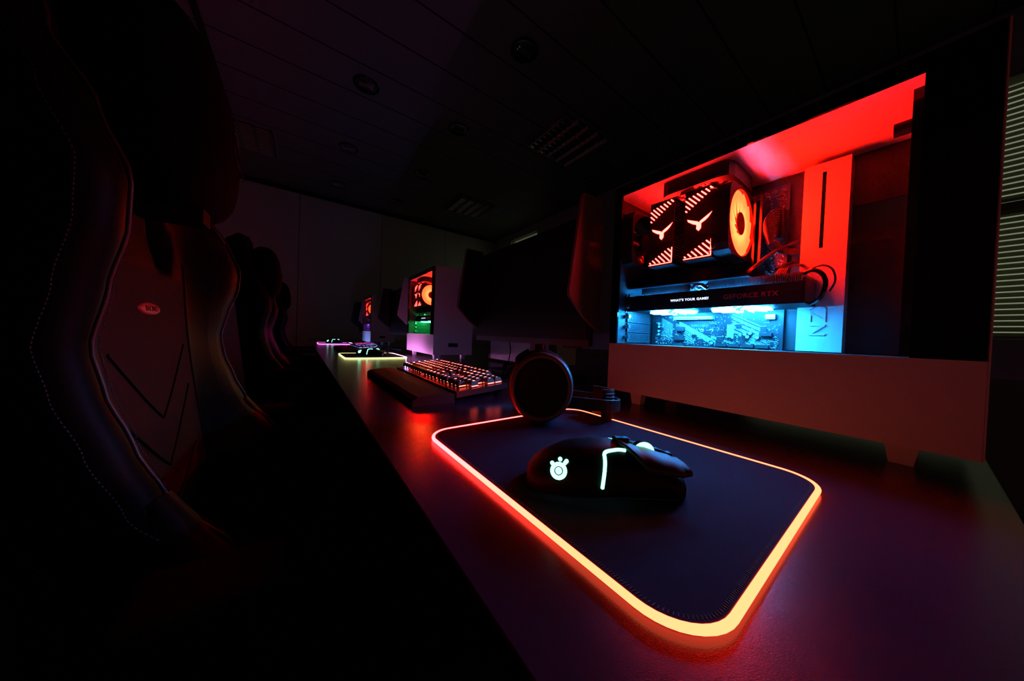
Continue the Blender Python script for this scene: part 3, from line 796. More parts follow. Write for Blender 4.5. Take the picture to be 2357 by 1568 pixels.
# ================================================================== MOUSE
def make_mouse(loc, rz, label):
    P = thing('gaming_mouse', label, 'mouse', loc, rz, 'black mice with green lights')
    L = .131
    Wt = [(-.066, .004), (-.064, .014), (-.058, .023), (-.045, .030), (-.02, .0325), (.01, .0295), (.035, .0295), (.055, .029), (.062, .0275), (.0655, .024)]
    Ht = [(-.066, .005), (-.064, .011), (-.058, .018), (-.045, .027), (-.025, .0345), (-.005, .0375), (.010, .0372), (.035, .0305), (.055, .022), (.0655, .016)]
    def S(x, ph, off=0.0):
        """ph -1 right base .. 0 top .. 1 left base"""
        wd = lerp_tab(Wt, x) + off; hh = lerp_tab(Ht, x) + off
        a = ph * PI / 2; s_, c_ = math.sin(a), max(0, math.cos(a))
        y = wd * (abs(s_) ** .85) * (1 if s_ > 0 else -1); z = hh * c_ ** .62
        y *= 1 - .10 * (1 - min(1, abs(z) / max(hh, 1e-4))) * abs(ph)
        return Vector((x, y, z))
    xs = [-.066, -.0652, -.064, -.061, -.057, -.05, -.04, -.03, -.02, -.01, 0, .01, .02, .03, .04, .05, .057, .062, .0655]
    mb = MB(); nu = 33
    vs = [S(x, -1 + 2 * i / (nu - 1)) for x in xs for i in range(nu)]
    fs = []
    for j in range(len(xs) - 1):
        for i in range(nu - 1): fs.append((j * nu + i, j * nu + i + 1, (j + 1) * nu + i + 1, (j + 1) * nu + i))
    fs.append(tuple(range(nu))); fs.append(tuple(range((len(xs) - 1) * nu, len(xs) * nu))[::-1])
    mb.add(vs, fs, 0, True)
    mb.build('body', 'mouse', P)
    # two click plates that overhang the nose, each a shell over the body
    for sgn in (-1, 1):
        mb = MB(); NX, NP = 14, 10
        def bp(u, v, off, sgn=sgn):
            ph = sgn * (.055 + .60 * v)
            x0 = .012 + .020 * v          # rear edge runs diagonally
            x1 = .0665 + .004 * v
            x = x0 + (x1 - x0) * u
            xx = min(x, .0655); p = S(xx, ph, off)
            # keep the plate fuller than the nose
            p.z = max(p.z, .0) + .0022 + .007 * max(0, (x - .03) / .04) ** 1.3; p.x = x
            if off < .0015: pass
            return p
        top = [bp(i / (NX - 1), j / (NP - 1), .0014) for j in range(NP) for i in range(NX)]
        bot = [p + Vector((0, 0, -.0032)) for p in top]; n0 = len(top); fs = []
        for j in range(NP - 1):
            for i in range(NX - 1):
                q = j * NX + i; fs += [(q, q + 1, q + NX + 1, q + NX), (n0 + q, n0 + q + NX, n0 + q + NX + 1, n0 + q + 1)]
        for i in range(NX - 1):
            fs += [(i, n0 + i, n0 + i + 1, i + 1)]; q = (NP - 1) * NX + i; fs.append((q, q + 1, n0 + q + 1, n0 + q))
        for j in range(NP - 1):
            q = j * NX; fs.append((q, q + NX, n0 + q + NX, n0 + q)); q += NX - 1; fs.append((q, n0 + q, n0 + q + NX, q + NX))
        mb.add(top + bot, fs, 0, True)
        mb.build('click_button', 'soft_black', P)
    # wheel
    wh = MB(); T = frameT((.038, 0, .0285), (1, 0, 0), (0, 0, 1), (0, -1, 0))
    wh.cyl((.038, -.0028, .0285), (.038, .0028, .0285), .0095, n=28)
    w_ = wh.build('scroll_wheel', 'rubber', P)
    wl = MB()
    for sy in (-1, 1): wl.cyl((.038, sy * .0028, .0285), (.038, sy * .0042, .0285), .0095, .0085, n=28)
    wl.build('wheel_light', 'mouse_led', w_)
    MB().box((.012, -.0035, .0365), (.025, .0035, .0408)).build('mode_button', 'black_gloss', P, bevel=.001)
    # light strips: ribbon following the body
    def ribbon(path, wd, n=10):
        """path of (x, ph) points; offset outward"""
        pts = []
        for (a, b) in zip(path, path[1:]):
            for k in range(n): t = k / n; pts.append((a[0] + (b[0] - a[0]) * t, a[1] + (b[1] - a[1]) * t))
        pts.append(path[-1]); return pts
    def smooth(pts, it=3):
        for _ in range(it):
            q = [pts[0]]
            for a, b in zip(pts, pts[1:]):
                q += [(a[0] * .75 + b[0] * .25, a[1] * .75 + b[1] * .25), (a[0] * .25 + b[0] * .75, a[1] * .25 + b[1] * .75)]
            q.append(pts[-1]); pts = q
        return pts
    for sgn in (-1, 1):
        mb = MB(); q_ = 1.0 if sgn < 0 else 1.55
        pts = smooth([(.017, sgn * .27 * q_), (.008, sgn * .31 * q_), (-.003, sgn * .37 * q_), (-.003, sgn * .75), (-.006, sgn * .95)] if sgn > 0 else [(.017, sgn * .27), (.008, sgn * .31), (-.003, sgn * .37), (-.003, sgn * .55), (-.006, sgn * .95)], 3)
        P3 = [S(x, ph, .0004) for x, ph in pts]
        rs = [.0015] * len(P3); rs[0] = .0009; rs[-1] = .0008
        mb.tube(P3, .0015, 8, rs=rs)
        mb.build('light_strip', 'mouse_led', P)
    # glowing emblem: ring, dot and three nubs on the rear right flank
    mb = MB(); cx_, cp = -.041, -.63
    c = S(cx_, cp, .0003)
    du = (S(cx_ + .002, cp, .0003) - S(cx_ - .002, cp, .0003)).normalized()
    dv = (S(cx_, cp + .02, .0003) - S(cx_, cp - .02, .0003)); dv = (dv - du * dv.dot(du)).normalized(); nn = du.cross(dv)
    if nn.y > 0: nn = -nn
    T = frameT(c + nn * .0004, du, dv, nn)
    def onT(x, y, z=0): return T @ Vector((x, y, z))
    def disc(x, y, r, r_in=0, h=.0010, n=32):
        mb.lathe([(r_in, 0), (r, 0), (r, -h)] if r_in == 0 else [(r_in, -h), (r_in, 0), (r, 0), (r, -h)], n, T @ Matrix.Translation((x, y, 0)))
    disc(0, 0, .0068, .0036); disc(0, 0, .0027, .0004)
    for a, rad, dist in ((70, .0017, .0092), (38, .0016, .0082), (38, .0017, .0100), (120, .0017, .0078)):
        a = math.radians(a); disc(dist * math.cos(a), dist * math.sin(a), rad)
    mb.build('light_emblem', 'mouse_led', P)
    mb = MB(); mb.wire([(.062, .004, .006), (.072, .012, .003), (.078, .03, .0018), (.07, .06, .0018)], .0016, 8); mb.build('cable', 'rubber', P)
    return P
MH = math.radians(-36)
def mouse_loc(nx, ny, z, h=MH): return (nx - .0655 * math.cos(h), ny - .0655 * math.sin(h), z)
make_mouse(mouse_loc(.274, .127, .0045), MH, 'black mouse with glowing green stripes on the orange-edged pad')
make_mouse((.285, 1.64, .0045), math.radians(-25), 'black mouse with green lights on the yellow-edged pad')
make_mouse((.24, 3.12, .0045), math.radians(-25), 'black mouse with green lights on the pink-edged pad, smallest of the mice')

# ================================================================== KEYBOARD
U = .01905
ROWS = [  # (y offset row from rear, list of (unit width, text) ; None text = gap)
    [(1, 'Esc'), (1, None), (1, 'F1'), (1, 'F2'), (1, 'F3'), (1, 'F4'), (.5, None), (1, 'F5'), (1, 'F6'), (1, 'F7'), (1, 'F8'), (.5, None), (1, 'F9'), (1, 'F10'), (1, 'F11'), (1, 'F12'), (.25, None), (1, 'Prt'), (1, 'Scr'), (1, 'Pau')],
    [(1, '`'), (1, '1'), (1, '2'), (1, '3'), (1, '4'), (1, '5'), (1, '6'), (1, '7'), (1, '8'), (1, '9'), (1, '0'), (1, '-'), (1, '='), (2, 'Bksp'), (.25, None), (1, 'Ins'), (1, 'Hm'), (1, 'PgU'), (.25, None), (1, 'Num'), (1, '/'), (1, '*'), (1, '-')],
    [(1.5, 'Tab'), (1, 'Q'), (1, 'W'), (1, 'E'), (1, 'R'), (1, 'T'), (1, 'Y'), (1, 'U'), (1, 'I'), (1, 'O'), (1, 'P'), (1, '['), (1, ']'), (1.5, '\\'), (.25, None), (1, 'Del'), (1, 'End'), (1, 'PgD'), (.25, None), (1, '7'), (1, '8'), (1, '9'), (1, '+')],
    [(1.75, 'Caps'), (1, 'A'), (1, 'S'), (1, 'D'), (1, 'F'), (1, 'G'), (1, 'H'), (1, 'J'), (1, 'K'), (1, 'L'), (1, ';'), (1, "'"), (2.25, 'Enter'), (3.5, None), (1, '4'), (1, '5'), (1, '6')],
    [(2.25, 'Shift'), (1, 'Z'), (1, 'X'), (1, 'C'), (1, 'V'), (1, 'B'), (1, 'N'), (1, 'M'), (1, ','), (1, '.'), (1, '/'), (2.75, 'Shift'), (1.25, None), (1, '^'), (1.25, None), (1, '1'), (1, '2'), (1, '3'), (1, 'Ent')],
    [(1.25, 'Ctrl'), (1.25, 'Win'), (1.25, 'Alt'), (6.25, ''), (1.25, 'Alt'), (1.25, 'Fn'), (1.25, 'Mn'), (1.25, 'Ctrl'), (.25, None), (1, '<'), (1, 'v'), (1, '>'), (.25, None), (2, '0'), (1, '.')]]
KBW = 22.5 * U
def make_keyboard(loc, rz, label, led, sw):
    """local: +x away from typist (rear), y: left hand end is +, right end is -; typist sits at -x"""
    P = thing('gaming_keyboard', label, 'keyboard', loc, rz, 'backlit keyboards')
    D = .138; tilt = math.radians(5.0)
    T = Matrix.Translation((0, 0, .008)) @ Matrix.Rotation(-tilt, 4, 'Y')
    mb = MB(); mb.prism([(0, -KBW / 2 - .006), (D, -KBW / 2 - .006), (D, KBW / 2 + .006), (0, KBW / 2 + .006)], 0, .012, T)
    mb.build('case', 'keyplate', P, bevel=.0015)
    sl = MB(); n_keys = 0
    for ri, row in enumerate(ROWS):
        xr = D - .012 - (0 if ri == 0 else (ri + .25) * U) - U * .0
        u = 0.0
        for wd, tx in row:
            if tx is not None and n_keys < 110:
                n_keys += 1
                yc = KBW / 2 - (u + wd / 2) * U; xc = xr
                cw = wd * U - .0012
                mb = MB()
                Tk = T @ Matrix.Translation((xc, yc, .0165))
                h = .0085
                mb.taper((0, 0, 0), (.0178, cw, h), (.0125, cw - .005), T=Tk)
                if tx:
                    # letters read from the typist's side (-x): letter-right = -y, letter-up = +x
                    text_mb(mb, tx, .0074 if len(tx) < 3 else .0050, Tk @ frameT((.0018, 0, h + .00005), (0, -1, 0), (1, 0, 0), (0, 0, 1)), depth=.0003, mi=1, bold=.0003)
                mb.build('key', ['key', led], P)
                # switch housing with its LED under the cap
                for q in range(max(1, int(wd + .3)) if wd < 3 else 4):
                    yq = yc + (q - (max(1, int(wd + .3)) if wd < 3 else 4) / 2 + .5) * U
                    sl.cbox((xc, yq, .0143), (.0142, .0142, .0042), 0, T); sl.cbox((xc + .0005, yq, .0152), (.0150, .0150, .0018), 1, T)
            u += wd
    so = sl.build('switch_lights', ['key', sw], P)
    # wrist rest
    mb = MB(); mb.prism([(-.004, .016), (-.004, .0), (-.085, 0), (-.085, .010), (-.075, .0155), (-.04, .019), (-.012, .019)], -KBW / 2 - .006, KBW / 2 + .006,
                        Matrix(((1, 0, 0, 0), (0, 0, 1, 0), (0, 1, 0, 0), (0, 0, 0, 1))), smooth=False)
    mb.build('wrist_rest', 'rest', P, bevel=.002)
    for yy in (-KBW / 2 + .03, KBW / 2 - .03):
        MB().taper((D - .02, yy, 0.0), (.008, .02, .014), (.014, .026)).build('foot', 'rubber', P)
    mb = MB(); mb.wire([(D, .05, .012), (D + .02, .055, .005), (D + .05, .08, .003), (D + .09, .12, .003)], .0022, 8); mb.build('cable', 'rubber', P)
    return P
make_keyboard((.247, .742, 0), 0, 'red-lit black keyboard with wrist rest in front of the nearest monitor', 'key_red', 'sw_red')
make_keyboard((.27, 2.19, 0), 0, 'blue and violet lit keyboard between the yellow and pink-edged pads', 'key_purple', 'sw_purple')

# ================================================================== MONITOR
def make_monitor(loc, label):
    """local origin = stand base on desk; screen faces -x"""
    P = thing('gaming_monitor', label, 'monitor', loc, 0, 'black monitors with side shields')
    sx = -.080; hw = .292; z0, z1 = .112, .452
    mb = MB(); mb.prism(rrect(2 * hw, z1 - z0, .006, 3, 0, (z0 + z1) / 2), sx, sx + .012, Matrix(((0, 0, 1, 0), (1, 0, 0, 0), (0, 1, 0, 0), (0, 0, 0, 1))))
    mb.build('screen_housing', 'black_plastic', P)
    mb = MB(); mb.prism(rrect(2 * hw - .10, z1 - z0 - .08, .03, 4, 0, (z0 + z1) / 2), sx + .012, sx + .045, Matrix(((0, 0, 1, 0), (1, 0, 0, 0), (0, 1, 0, 0), (0, 0, 0, 1))))
    mb.build('rear_housing', 'black_plastic', P)
    MB().box((sx - .0012, -hw + .010, z0 + .020), (sx, hw - .010, z1 - .010)).build('screen', 'screen', P)
    MB().box((sx - .003, -hw, z0 - .001), (sx, hw, z0 + .018)).build('bottom_bezel', 'bezel', P)
    MB().box((sx - .0015, -.26, z0 - .006), (sx + .01, -.20, z0)).build('control_buttons', 'black_plastic', P)
    for sgn in (-1, 1):
        mb = MB(); y = sgn * (hw + .008)
        pts = [(sx + .02, .478), (sx - .055, .478), (sx - .060, .472), (sx - .092, .245), (sx - .090, .232), (sx - .040, .185), (sx + .02, .150)]
        mb.prism(pts, y - .004, y + .004, Matrix(((1, 0, 0, 0), (0, 0, 1, 0), (0, 1, 0, 0), (0, 0, 0, 1))))
        sh_ = mb.build('side_shield', 'shield', P, bevel=.002)
        mb = MB(); yi = y - sgn * .0045; q_ = sorted((yi, yi - sgn * .001))
        mb.prism([(sx - .001 + (px_ - sx) * .93 if px_ < sx else px_ - .01, pz_ + (.005 if pz_ < .24 else -.005)) for px_, pz_ in pts], q_[0], q_[1], Matrix(((1, 0, 0, 0), (0, 0, 1, 0), (0, 1, 0, 0), (0, 0, 0, 1))))
        mb.build('felt_lining', 'screen', sh_)
    # stand: column with a round-ended cable opening ringed in red
    cw = .050; X0, X1 = -.012, .024
    Ty = Matrix(((0, 0, 1, 0), (1, 0, 0, 0), (0, 1, 0, 0), (0, 0, 0, 1)))
    outer = [(-cw, .012), (cw, .012), (cw * .8, .42), (-cw * .8, .42)]
    hole = [(.025 * math.cos(t), .080 + .025 * math.sin(t)) for t in [PI + PI * i / 12 for i in range(13)]] + [(.022 * math.cos(t), .13 + .022 * math.sin(t)) for t in [PI * i / 12 for i in range(13)]]
    # build ring between outer outline sampled to the hole count
    def ray(pt, c=(0, .105)):
        d = Vector((pt[0] - c[0], pt[1] - c[1])).normalized(); best = None
        for a, b in zip(outer, outer[1:] + outer[:1]):
            a = Vector(a); b = Vector(b); e = b - a; den = d.x * e.y - d.y * e.x
            if abs(den) < 1e-9: continue
            ac = a - Vector(c); t = (ac.x * e.y - ac.y * e.x) / den; s_ = (ac.x * d.y - ac.y * d.x) / den
            if t > 0 and -1e-6 <= s_ <= 1 + 1e-6 and (best is None or t < best): best = t
        return (c[0] + d.x * best, c[1] + d.y * best)
    out = [ray(h_) for h_ in hole]; n = len(hole)
    mb = MB()
    for X, flip in ((X0, False), (X1, True)):
        vs = [(X, a, b) for a, b in hole] + [(X, a, b) for a, b in out]
        fs = [(i, (i + 1) % n, n + (i + 1) % n, n + i) for i in range(n)]
        mb.add(vs, [f[::-1] for f in fs] if flip else fs)
    vs = [(X0, a, b) for a, b in hole] + [(X1, a, b) for a, b in hole]; mb.add(vs, [(i, n + i, n + (i + 1) % n, (i + 1) % n) for i in range(n)])
    vs = [(X0, a, b) for a, b in out] + [(X1, a, b) for a, b in out]; mb.add(vs, [(i, (i + 1) % n, n + (i + 1) % n, n + i) for i in range(n)])
    st = mb.build('stand_column', 'bezel', P, loc=(0, -.022, 0))
    mb = MB(); mb.tube([(X0 - .001, a, b) for a, b in hole], .0022, 8, closed=True); mb.build('cable_ring', 'red_paint', st)
    MB().box((X0 - .03, -.03, .30), (X0 + .01, .03, .36)).build('mount_plate', 'black_plastic', P)
    mb = MB(); mb.prism(rrect(.20, .34, .02, 5), 0.0, .010); mb.build('stand_base', 'black_plastic', P, bevel=.003)
    return P
mon1 = make_monitor((.670, .780, 0), 'largest black monitor with side shields left of the nearest computer')
mon2 = copy_tree(mon1); mon2.location = (.66, 2.235, 0); mon2['label'] = 'black monitor between the middle and the farthest computer'
mon3 = copy_tree(mon1); mon3.location = (.66, 3.80, 0); mon3['label'] = 'farthest black monitor, left of the smallest computer'

# cables near the stand
def cable(label, pts, r=.0022, extra=None):
    mb = MB(); P = []
    # catmull-rom
    pp = [Vector(p) for p in pts]; pp = [pp[0]] + pp + [pp[-1]]
    for i in range(1, len(pp) - 2):
        for k in range(8):
            t = k / 8; a, b, c, d = pp[i - 1:i + 3]
            P.append(.5 * ((2 * b) + (-a + c) * t + (2 * a - 5 * b + 4 * c - d) * t * t + (-a + 3 * b - 3 * c + d) * t ** 3))
    P.append(pp[-2]); mb.tube(P, r, 8)
    if extra: mb.cyl(*extra, n=10)
    return tag(mb.build('cable', 'rubber'), label, 'cable')
cable('thin black cable hanging below the nearest monitor to the desk', [(.60, .855, .115), (.60, .845, .085), (.59, .838, .05), (.575, .835, .02), (.56, .83, .003), (.54, .80, .003)], .0018, ((.574, .835, .045), (.565, .832, .012), .006))
cable('black cable looping out of the red-ringed hole in the stand', [(.69, .76, .095), (.655, .765, .085), (.63, .775, .075), (.60, .79, .05), (.57, .80, .02), (.55, .79, .004), (.50, .77, .004)], .003)
cable('loose cable lying on the desk behind the yellow-edged pad', [(.47, 1.90, .004), (.48, 2.0, .004), (.5, 2.12, .012), (.52, 2.2, .02), (.56, 2.3, .004)], .003)

# ================================================================== HEADSET
def make_headset():
    P = thing('headset', 'black over-ear headset resting on the back corner of the nearest pad', 'headset', (.305, .335, .0075))
    # cups: discs standing upright, axis horizontal; near cup faces the camera
    ax = Vector((-.60, -.80, .05)).normalized(); up = Vector((0, 0, 1)); up = (up - ax * up.dot(ax)).normalized(); sd = up.cross(ax)
    def cup(c):
        c = Vector(c)
        T = frameT(c, sd, up, ax)
        o = None
        mb = MB(); S2 = Matrix.Diagonal((.93, 1.02, 1, 1))
        mb.lathe([(0, .0145), (.036, .0145), (.0415, .0155), (.043, .012)], 56, T @ S2)
        o = mb.build('ear_cup', 'rubber', P)
        mb = MB(); mb.lathe([(.041, .0125), (.0425, .0175), (.0450, .0190), (.0485, .0165), (.0508, .0105), (.0510, .002), (.0485, -.002)], 56, T @ S2); mb.build('cup_rim', 'rim', o)
        mb = MB(); mb.lathe([(.048, -.001), (.0525, -.003), (.0545, -.008), (.0545, -.015), (.051, -.021), (.040, -.022), (.03, -.018), (.028, -.006)], 56, T @ S2)
        mb.build('ear_cushion', 'rubber', o)
        return T
    c1 = Vector((-.008, .0, .0505)); c2 = c1 - ax * .075 + Vector((.0, 0, 0))
    T1 = cup(c1)
    # far cup faces the other way
    T2 = frameT(c2, -sd, up, -ax); S2 = Matrix.Diagonal((.86, 1, 1, 1))
    mb = MB(); mb.lathe([(0, .020), (.030, .020), (.040, .0175), (.0445, .012), (.046, .004), (.0455, -.002)], 48, T2 @ S2); o2 = mb.build('ear_cup', 'black_plastic', P)
    mb = MB(); mb.lathe([(.0455, -.001), (.050, -.002), (.0535, -.007), (.054, -.014), (.050, -.020), (.040, -.021), (.03, -.018), (.028, -.006)], 48, T2 @ S2); mb.build('ear_cushion', 'fabric', o2)
    # headband: arc lying low, out to the right of the cups
    h0 = c1 + sd * (-.046 if (sd.x < 0) else .046); rt = sd if sd.x > 0 else -sd
    rt = Vector((.80, -.60, 0)).normalized()
    h0 = c1 + rt * .040 + Vector((0, 0, -.022)); h1 = c2 + rt * .040 + Vector((0, 0, -.022))
    mid = (h0 + h1) / 2 + rt * .088 + Vector((0, 0, -.004))
    path = []
    for i in range(25):
        t = PI * i / 24
        p = (h0 + h1) / 2 + (h0 - h1) / 2 * math.cos(t) * (1 + .35 * math.sin(t)) + rt * .088 * (math.sin(t) ** .8) + Vector((0, 0, -.006 * math.sin(t)))
        path.append(p)
    def band(pts, w_, th, name, m, par, off=0.0):
        vs = []; n = len(pts)
        for i, p in enumerate(pts):
            d = (pts[min(i + 1, n - 1)] - pts[max(i - 1, 0)]).normalized(); z = Vector((0, 0, 1)); o_ = d.cross(z).normalized()
            cc = (h0 + h1) / 2
            if (p - cc).dot(o_) < 0: o_ = -o_
            p = p + o_ * off
            for a, b in ((-w_, 0), (w_, 0), (w_, th), (-w_, th)): vs.append(p + z * a + o_ * b)
        fs = []
        for i in range(n - 1):
            for k in range(4): fs.append((i * 4 + k, i * 4 + (k + 1) % 4, (i + 1) * 4 + (k + 1) % 4, (i + 1) * 4 + k))
        fs += [(3, 2, 1, 0), tuple((n - 1) * 4 + k for k in range(4))]
        return MB().add(vs, fs, 0, False).build(name, m, par, bevel=.0008)
    hb = band(path, .009, .004, 'headband', 'soft_black', P)
    band(path[5:20], .0235, .004, 'elastic_band', 'fabric', P, -.010)
    rb = MB()
    for zz in (.017, .012, .007):
        rb.tube([p + Vector((0, 0, zz)) + (p - (h0 + h1) / 2).normalized() * -.006 for p in path[6:19]], .0008, 6)
    rb.build('band_stitching', 'thread', hb)
    mb = MB(); mb.wire([c1 + rt * -.03 + up * .030 + ax * .008, c1 + rt * -.036 + up * .040 + ax * .006, c1 + rt * -.02 + up * .052], .0045, 10); mb.build('microphone_hinge', 'black_gloss', P)
    return P
make_headset()

# ================================================================== FACING COMPUTER
fc = thing('desktop_computer', 'plain white computer side seen under the nearest monitor, beyond its stand', 'computer', (.80, .90, 0))
MB().box((0, 0, .012), (.2, .42, .445)).build('outer_shell', 'white_steel', fc, bevel=.002)
MB().box((-.001, .405, .014), (0, .42, .443)).build('edge_panel', 'bezel', fc)
for xx, yy in ((.03, .04), (.17, .04), (.03, .38), (.17, .38)): MB().cyl((xx, yy, 0), (xx, yy, .012), .012).build('foot', 'rubber', fc)

# ================================================================== CHAIRS
def make_chair(loc, label):
    """local: origin on the floor under the seat; z below is relative to desk top (shifted by -FL); faces +x"""
    P = thing('gaming_chair', label, 'chair', loc, 0, 'black racing-style chairs at the desk')
    Z = -FL
    Wz = [(-.26, .22), (-.16, .255), (-.05, .265), (.06, .262), (.15, .268), (.22, .285), (.28, .29), (.34, .27), (.42, .215), (.50, .175), (.56, .155), (.60, .11)]
    Pz = [(-.26, .02), (-.16, -.005), (-.087, -.055), (-.03, -.098), (.024, -.120), (.07, -.136), (.11, -.143), (.16, -.133), (.21, -.119), (.25, -.117), (.30, -.135), (.36, -.168), (.45, -.205), (.60, -.245)]
    def xc(z): return -.176 - .105 * (z - .15)
    def fn(u, v):
        z = -.24 + .835 * v; k = 2 * u - 1; s_ = abs(k)
        wd = lerp_tab(Wz, z)
        yy = k * wd
        t = min(1, max(0, (s_ - .50) / .38)); t = t * t * (3 - 2 * t)
        p = lerp_tab(Pz, z)
        x = xc(z) + (p - xc(z)) * t
        if s_ > .93: x -= .035 * ((s_ - .93) / .07) ** 1.5
        return Vector((x, yy, z + Z))
    def skip(u, v):
        z = -.24 + .835 * v; y = (2 * u - 1) * lerp_tab(Wz, z)
        return ((abs(y) - .085) / .045) ** 2 + ((z - .262) / .040) ** 2 < 1
    mb = MB(); mb.grid(fn, 41, 44, 0, True, skip)
    # central fabric zone gets its own material index
    for i, f in enumerate(mb.f):
        k = f[0]; u = (k % 41 + .5) / 40; v = (k // 41 + .5) / 43
        if abs(2 * u - 1) < .56 and .15 < v < .53: mb.m[i] = 1
    bk = mb.build('backrest', ['leather', 'fabric'], P, solid=.075, sub=1)
    # piping along both wing edges
    for sgn in (0, 1):
        mb = MB(); pts = []
        for j in range(60):
            v = .06 + .90 * j / 59; u = .5 + (.5 if sgn else -.5) * .90
            p = fn(u, v); pts.append(p + Vector((.0025, 0, 0)))
        mb.tube(pts, .0016, 8); mb.build('piping', 'piping', bk)
        for uo in (.72, .80, .975):
            mb = MB()
            for j in range(0, 210):
                v = .04 + .90 * j / 209; u = .5 + (.5 if sgn else -.5) * uo
                a = fn(u, v); b = fn(u, v + .0022)
                mb.cyl(a + Vector((.0012, 0, 0)), b + Vector((.0012, 0, 0)),   .0005, n=5, caps=False)
            mb.build('seam_stitching', 'thread', bk)
    # chevron seams on the lower centre panel
    mb = MB()
    for zc in (-.005, -.075, -.14):
        for s_ in (-1, 1):
            pts = []
            for k in range(12):
                y = s_ * .125 * k / 11; z = zc + .10 * (k / 11) ** 1.1 * (1 if zc > -.1 else .6)
                wd = lerp_tab(Wz, z); pts.append(fn(.5 + .5 * y / wd, (z + .24) / .835) + Vector((.0005, 0, 0)))
            mb.tube(pts, .0018, 6)
    for s_ in (-1, 1):
        pts = []
        for k in range(30):
            z = -.2 + .44 * k / 29; pts.append(fn(.5 + s_ * .5 * .56, (z + .24) / .835))
        mb.tube(pts, .0022, 6)
    mb.build('panel_seams', 'leather', bk)
    # oval badge
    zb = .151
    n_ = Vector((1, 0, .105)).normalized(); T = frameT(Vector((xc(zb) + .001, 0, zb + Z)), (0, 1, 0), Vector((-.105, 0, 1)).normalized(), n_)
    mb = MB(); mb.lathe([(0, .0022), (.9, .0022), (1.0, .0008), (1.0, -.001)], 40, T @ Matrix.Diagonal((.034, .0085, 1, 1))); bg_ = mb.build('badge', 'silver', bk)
    bg_['label'] = 'small oval badge with red light put into its colour'
    mb = MB(); text_mb(mb, 'RACING', .0105, T @ Matrix.Translation((0, 0, .0024)), depth=.0005); mb.build('badge_lettering', 'black_plastic', bg_)
    # head pillow
    pc = Vector((-.155, 0, .425 + Z)); 
    def pf(u, v):
        a = 2 * PI * u; b = PI * (v - .5)
        def pw(c, e): return (abs(c) ** e) * (1 if c >= 0 else -1)
        x = .062 * pw(math.cos(b), .75) * pw(math.cos(a), .8); y = .142 * pw(math.cos(b), .6) * pw(math.sin(a), .75); z = .128 * pw(math.sin(b), .8)
        z += -.012 * (y / .142) ** 2
        return pc + Vector((x - .10 * z * .9, y, z))
    mb = MB(); mb.grid(pf, 36, 22, 0, True, closed_u=True); pl = mb.build('head_pillow', 'pillow', P)
    T = frameT(pc + Vector((.0655 + .0, .02, -.01)), (0, 1, 0), (-.09, 0, 1), (1, 0, .09))
    mb = MB(); mb.tube([T @ Vector((.024 * math.cos(t), .026 * math.sin(t), -.002)) for t in [2 * PI * i / 30 for i in range(30)]], .0008, 6, closed=True)
    text_mb(mb, 'RACING', .016, T @ Matrix.Translation((.062, -.012, -.005)), depth=.001)
    mb.tube([T @ Vector((-.012, .008, 0)), T @ Vector((.0, .004, 0)), T @ Vector((.012, -.006, 0))], .001, 6)
    mb.build('pillow_emblem', 'piping', pl)
    mb = MB(); mb.box((-.235, -.02, .28 + Z), (-.12, .02, .31 + Z)); mb.build('pillow_strap', 'leather', pl)
    # seat
    def sf(u, v):
        x = -.14 + .46 * v; k = 2 * u - 1; s_ = abs(k); wd = .255 + .02 * math.sin(PI * v)
        t = min(1, max(0, (s_ - .62) / .25)); t = t * t * (3 - 2 * t)
        z = -.275 + .055 * t * (1 - .5 * v) - (.05 * ((s_ - .9) / .1) ** 2 if s_ > .9 else 0) - (.04 * ((v - .88) / .12) ** 2 if v > .88 else 0)
        return Vector((x, k * wd, z + Z))
    mb = MB(); mb.grid(sf, 31, 20); mb.build('seat', 'leather', P, solid=.085, sub=1)
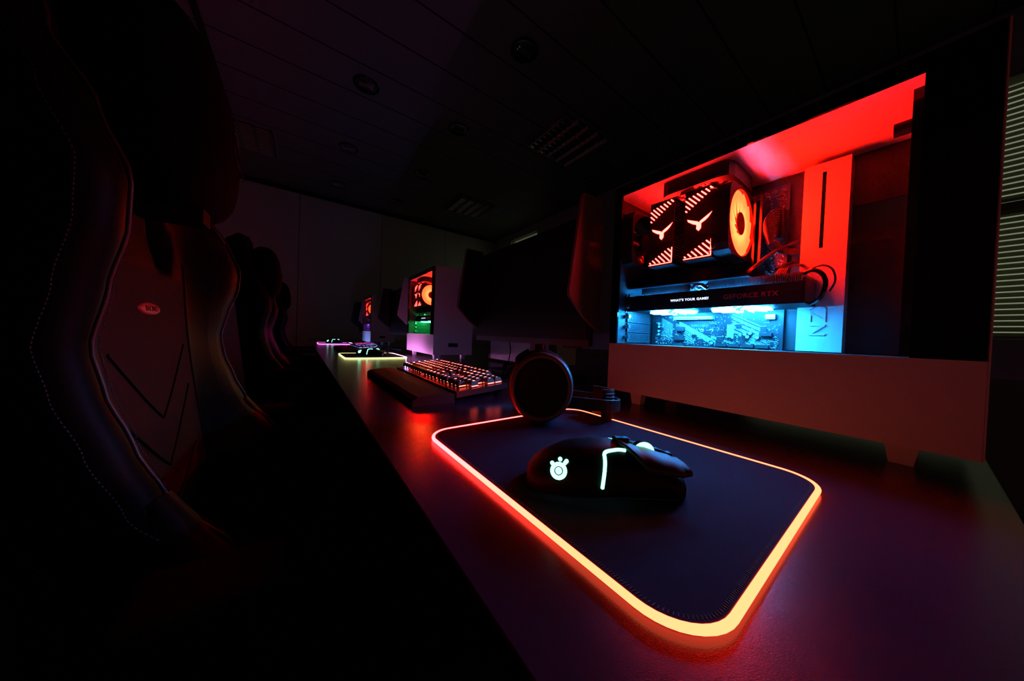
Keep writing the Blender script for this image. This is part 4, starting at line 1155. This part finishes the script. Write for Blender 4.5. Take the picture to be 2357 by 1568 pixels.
    # side pads joining back and seat, the hip wings
    for s_ in (-1, 1):
        mb = MB(); mb.tube([(-.11, s_ * .235, -.03 + Z), (-.075, s_ * .245, -.10 + Z), (-.02, s_ * .25, -.165 + Z), (.06, s_ * .255, -.215 + Z), (.16, s_ * .258, -.235 + Z)], .03, 12, rs=[.016, .026, .034, .034, .022]); mb.build('hip_bolster', 'leather', P)
        mb = MB(); mb.tube([(-.10, s_ * .29, -.30 + Z), (-.02, s_ * .31, -.20 + Z), (-.01, s_ * .315, -.115 + Z)], .016, 10); mb.cbox((.0, s_ * .315, -.1 + Z), (.02, .02, .03))
        am = mb.build('armrest', 'black_plastic', P)
        MB().box((-.10, s_ * .315 - .035, -.088 + Z), (.115, s_ * .315 + .035, -.066 + Z)).build('arm_pad', 'rubber', am, bevel=.008)
    # base
    MB().cbox((.05, 0, -.385 + Z), (.22, .2, .03)).build('tilt_mechanism', 'black_steel', P)
    mb = MB(); mb.cyl((.05, 0, .10), (.05, 0, Z - .395), .025, n=20); mb.build('gas_lift', 'black_steel', P)
    mb = MB()
    for k in range(5):
        a = 2 * PI * k / 5 + .3; mb.tube([(.05, 0, .11), (.05 + .15 * math.cos(a), .15 * math.sin(a), .10), (.05 + .31 * math.cos(a), .31 * math.sin(a), .075)], .022, 10, rs=[.028, .024, .016])
    mb.build('star_base', 'black_plastic', P)
    for k in range(5):
        a = 2 * PI * k / 5 + .3; c = Vector((.05 + .31 * math.cos(a), .31 * math.sin(a), .03)); d = Vector((-math.sin(a), math.cos(a), 0))
        mb = MB(); mb.cyl(c - d * .022, c - d * .006, .03, n=20); mb.cyl(c + d * .006, c + d * .022, .03, n=20); mb.cyl(c + Vector((0, 0, .02)), c + Vector((0, 0, .052)), .006, n=8); mb.build('caster', 'rubber', P)
    return P
ch1 = make_chair((0, .635, FL), 'nearest black racing-style chair with large headrest pillow at far left')
ch2 = copy_tree(ch1); ch2.location = (-.005, 2.08, FL); ch2['label'] = 'second black racing-style chair silhouetted against the far wall'
ch3 = copy_tree(ch1); ch3.location = (-.0, 3.52, FL); ch3['label'] = 'farthest black racing-style chair, mostly hidden behind the second'

for m in bpy.data.meshes:
    m.validate()
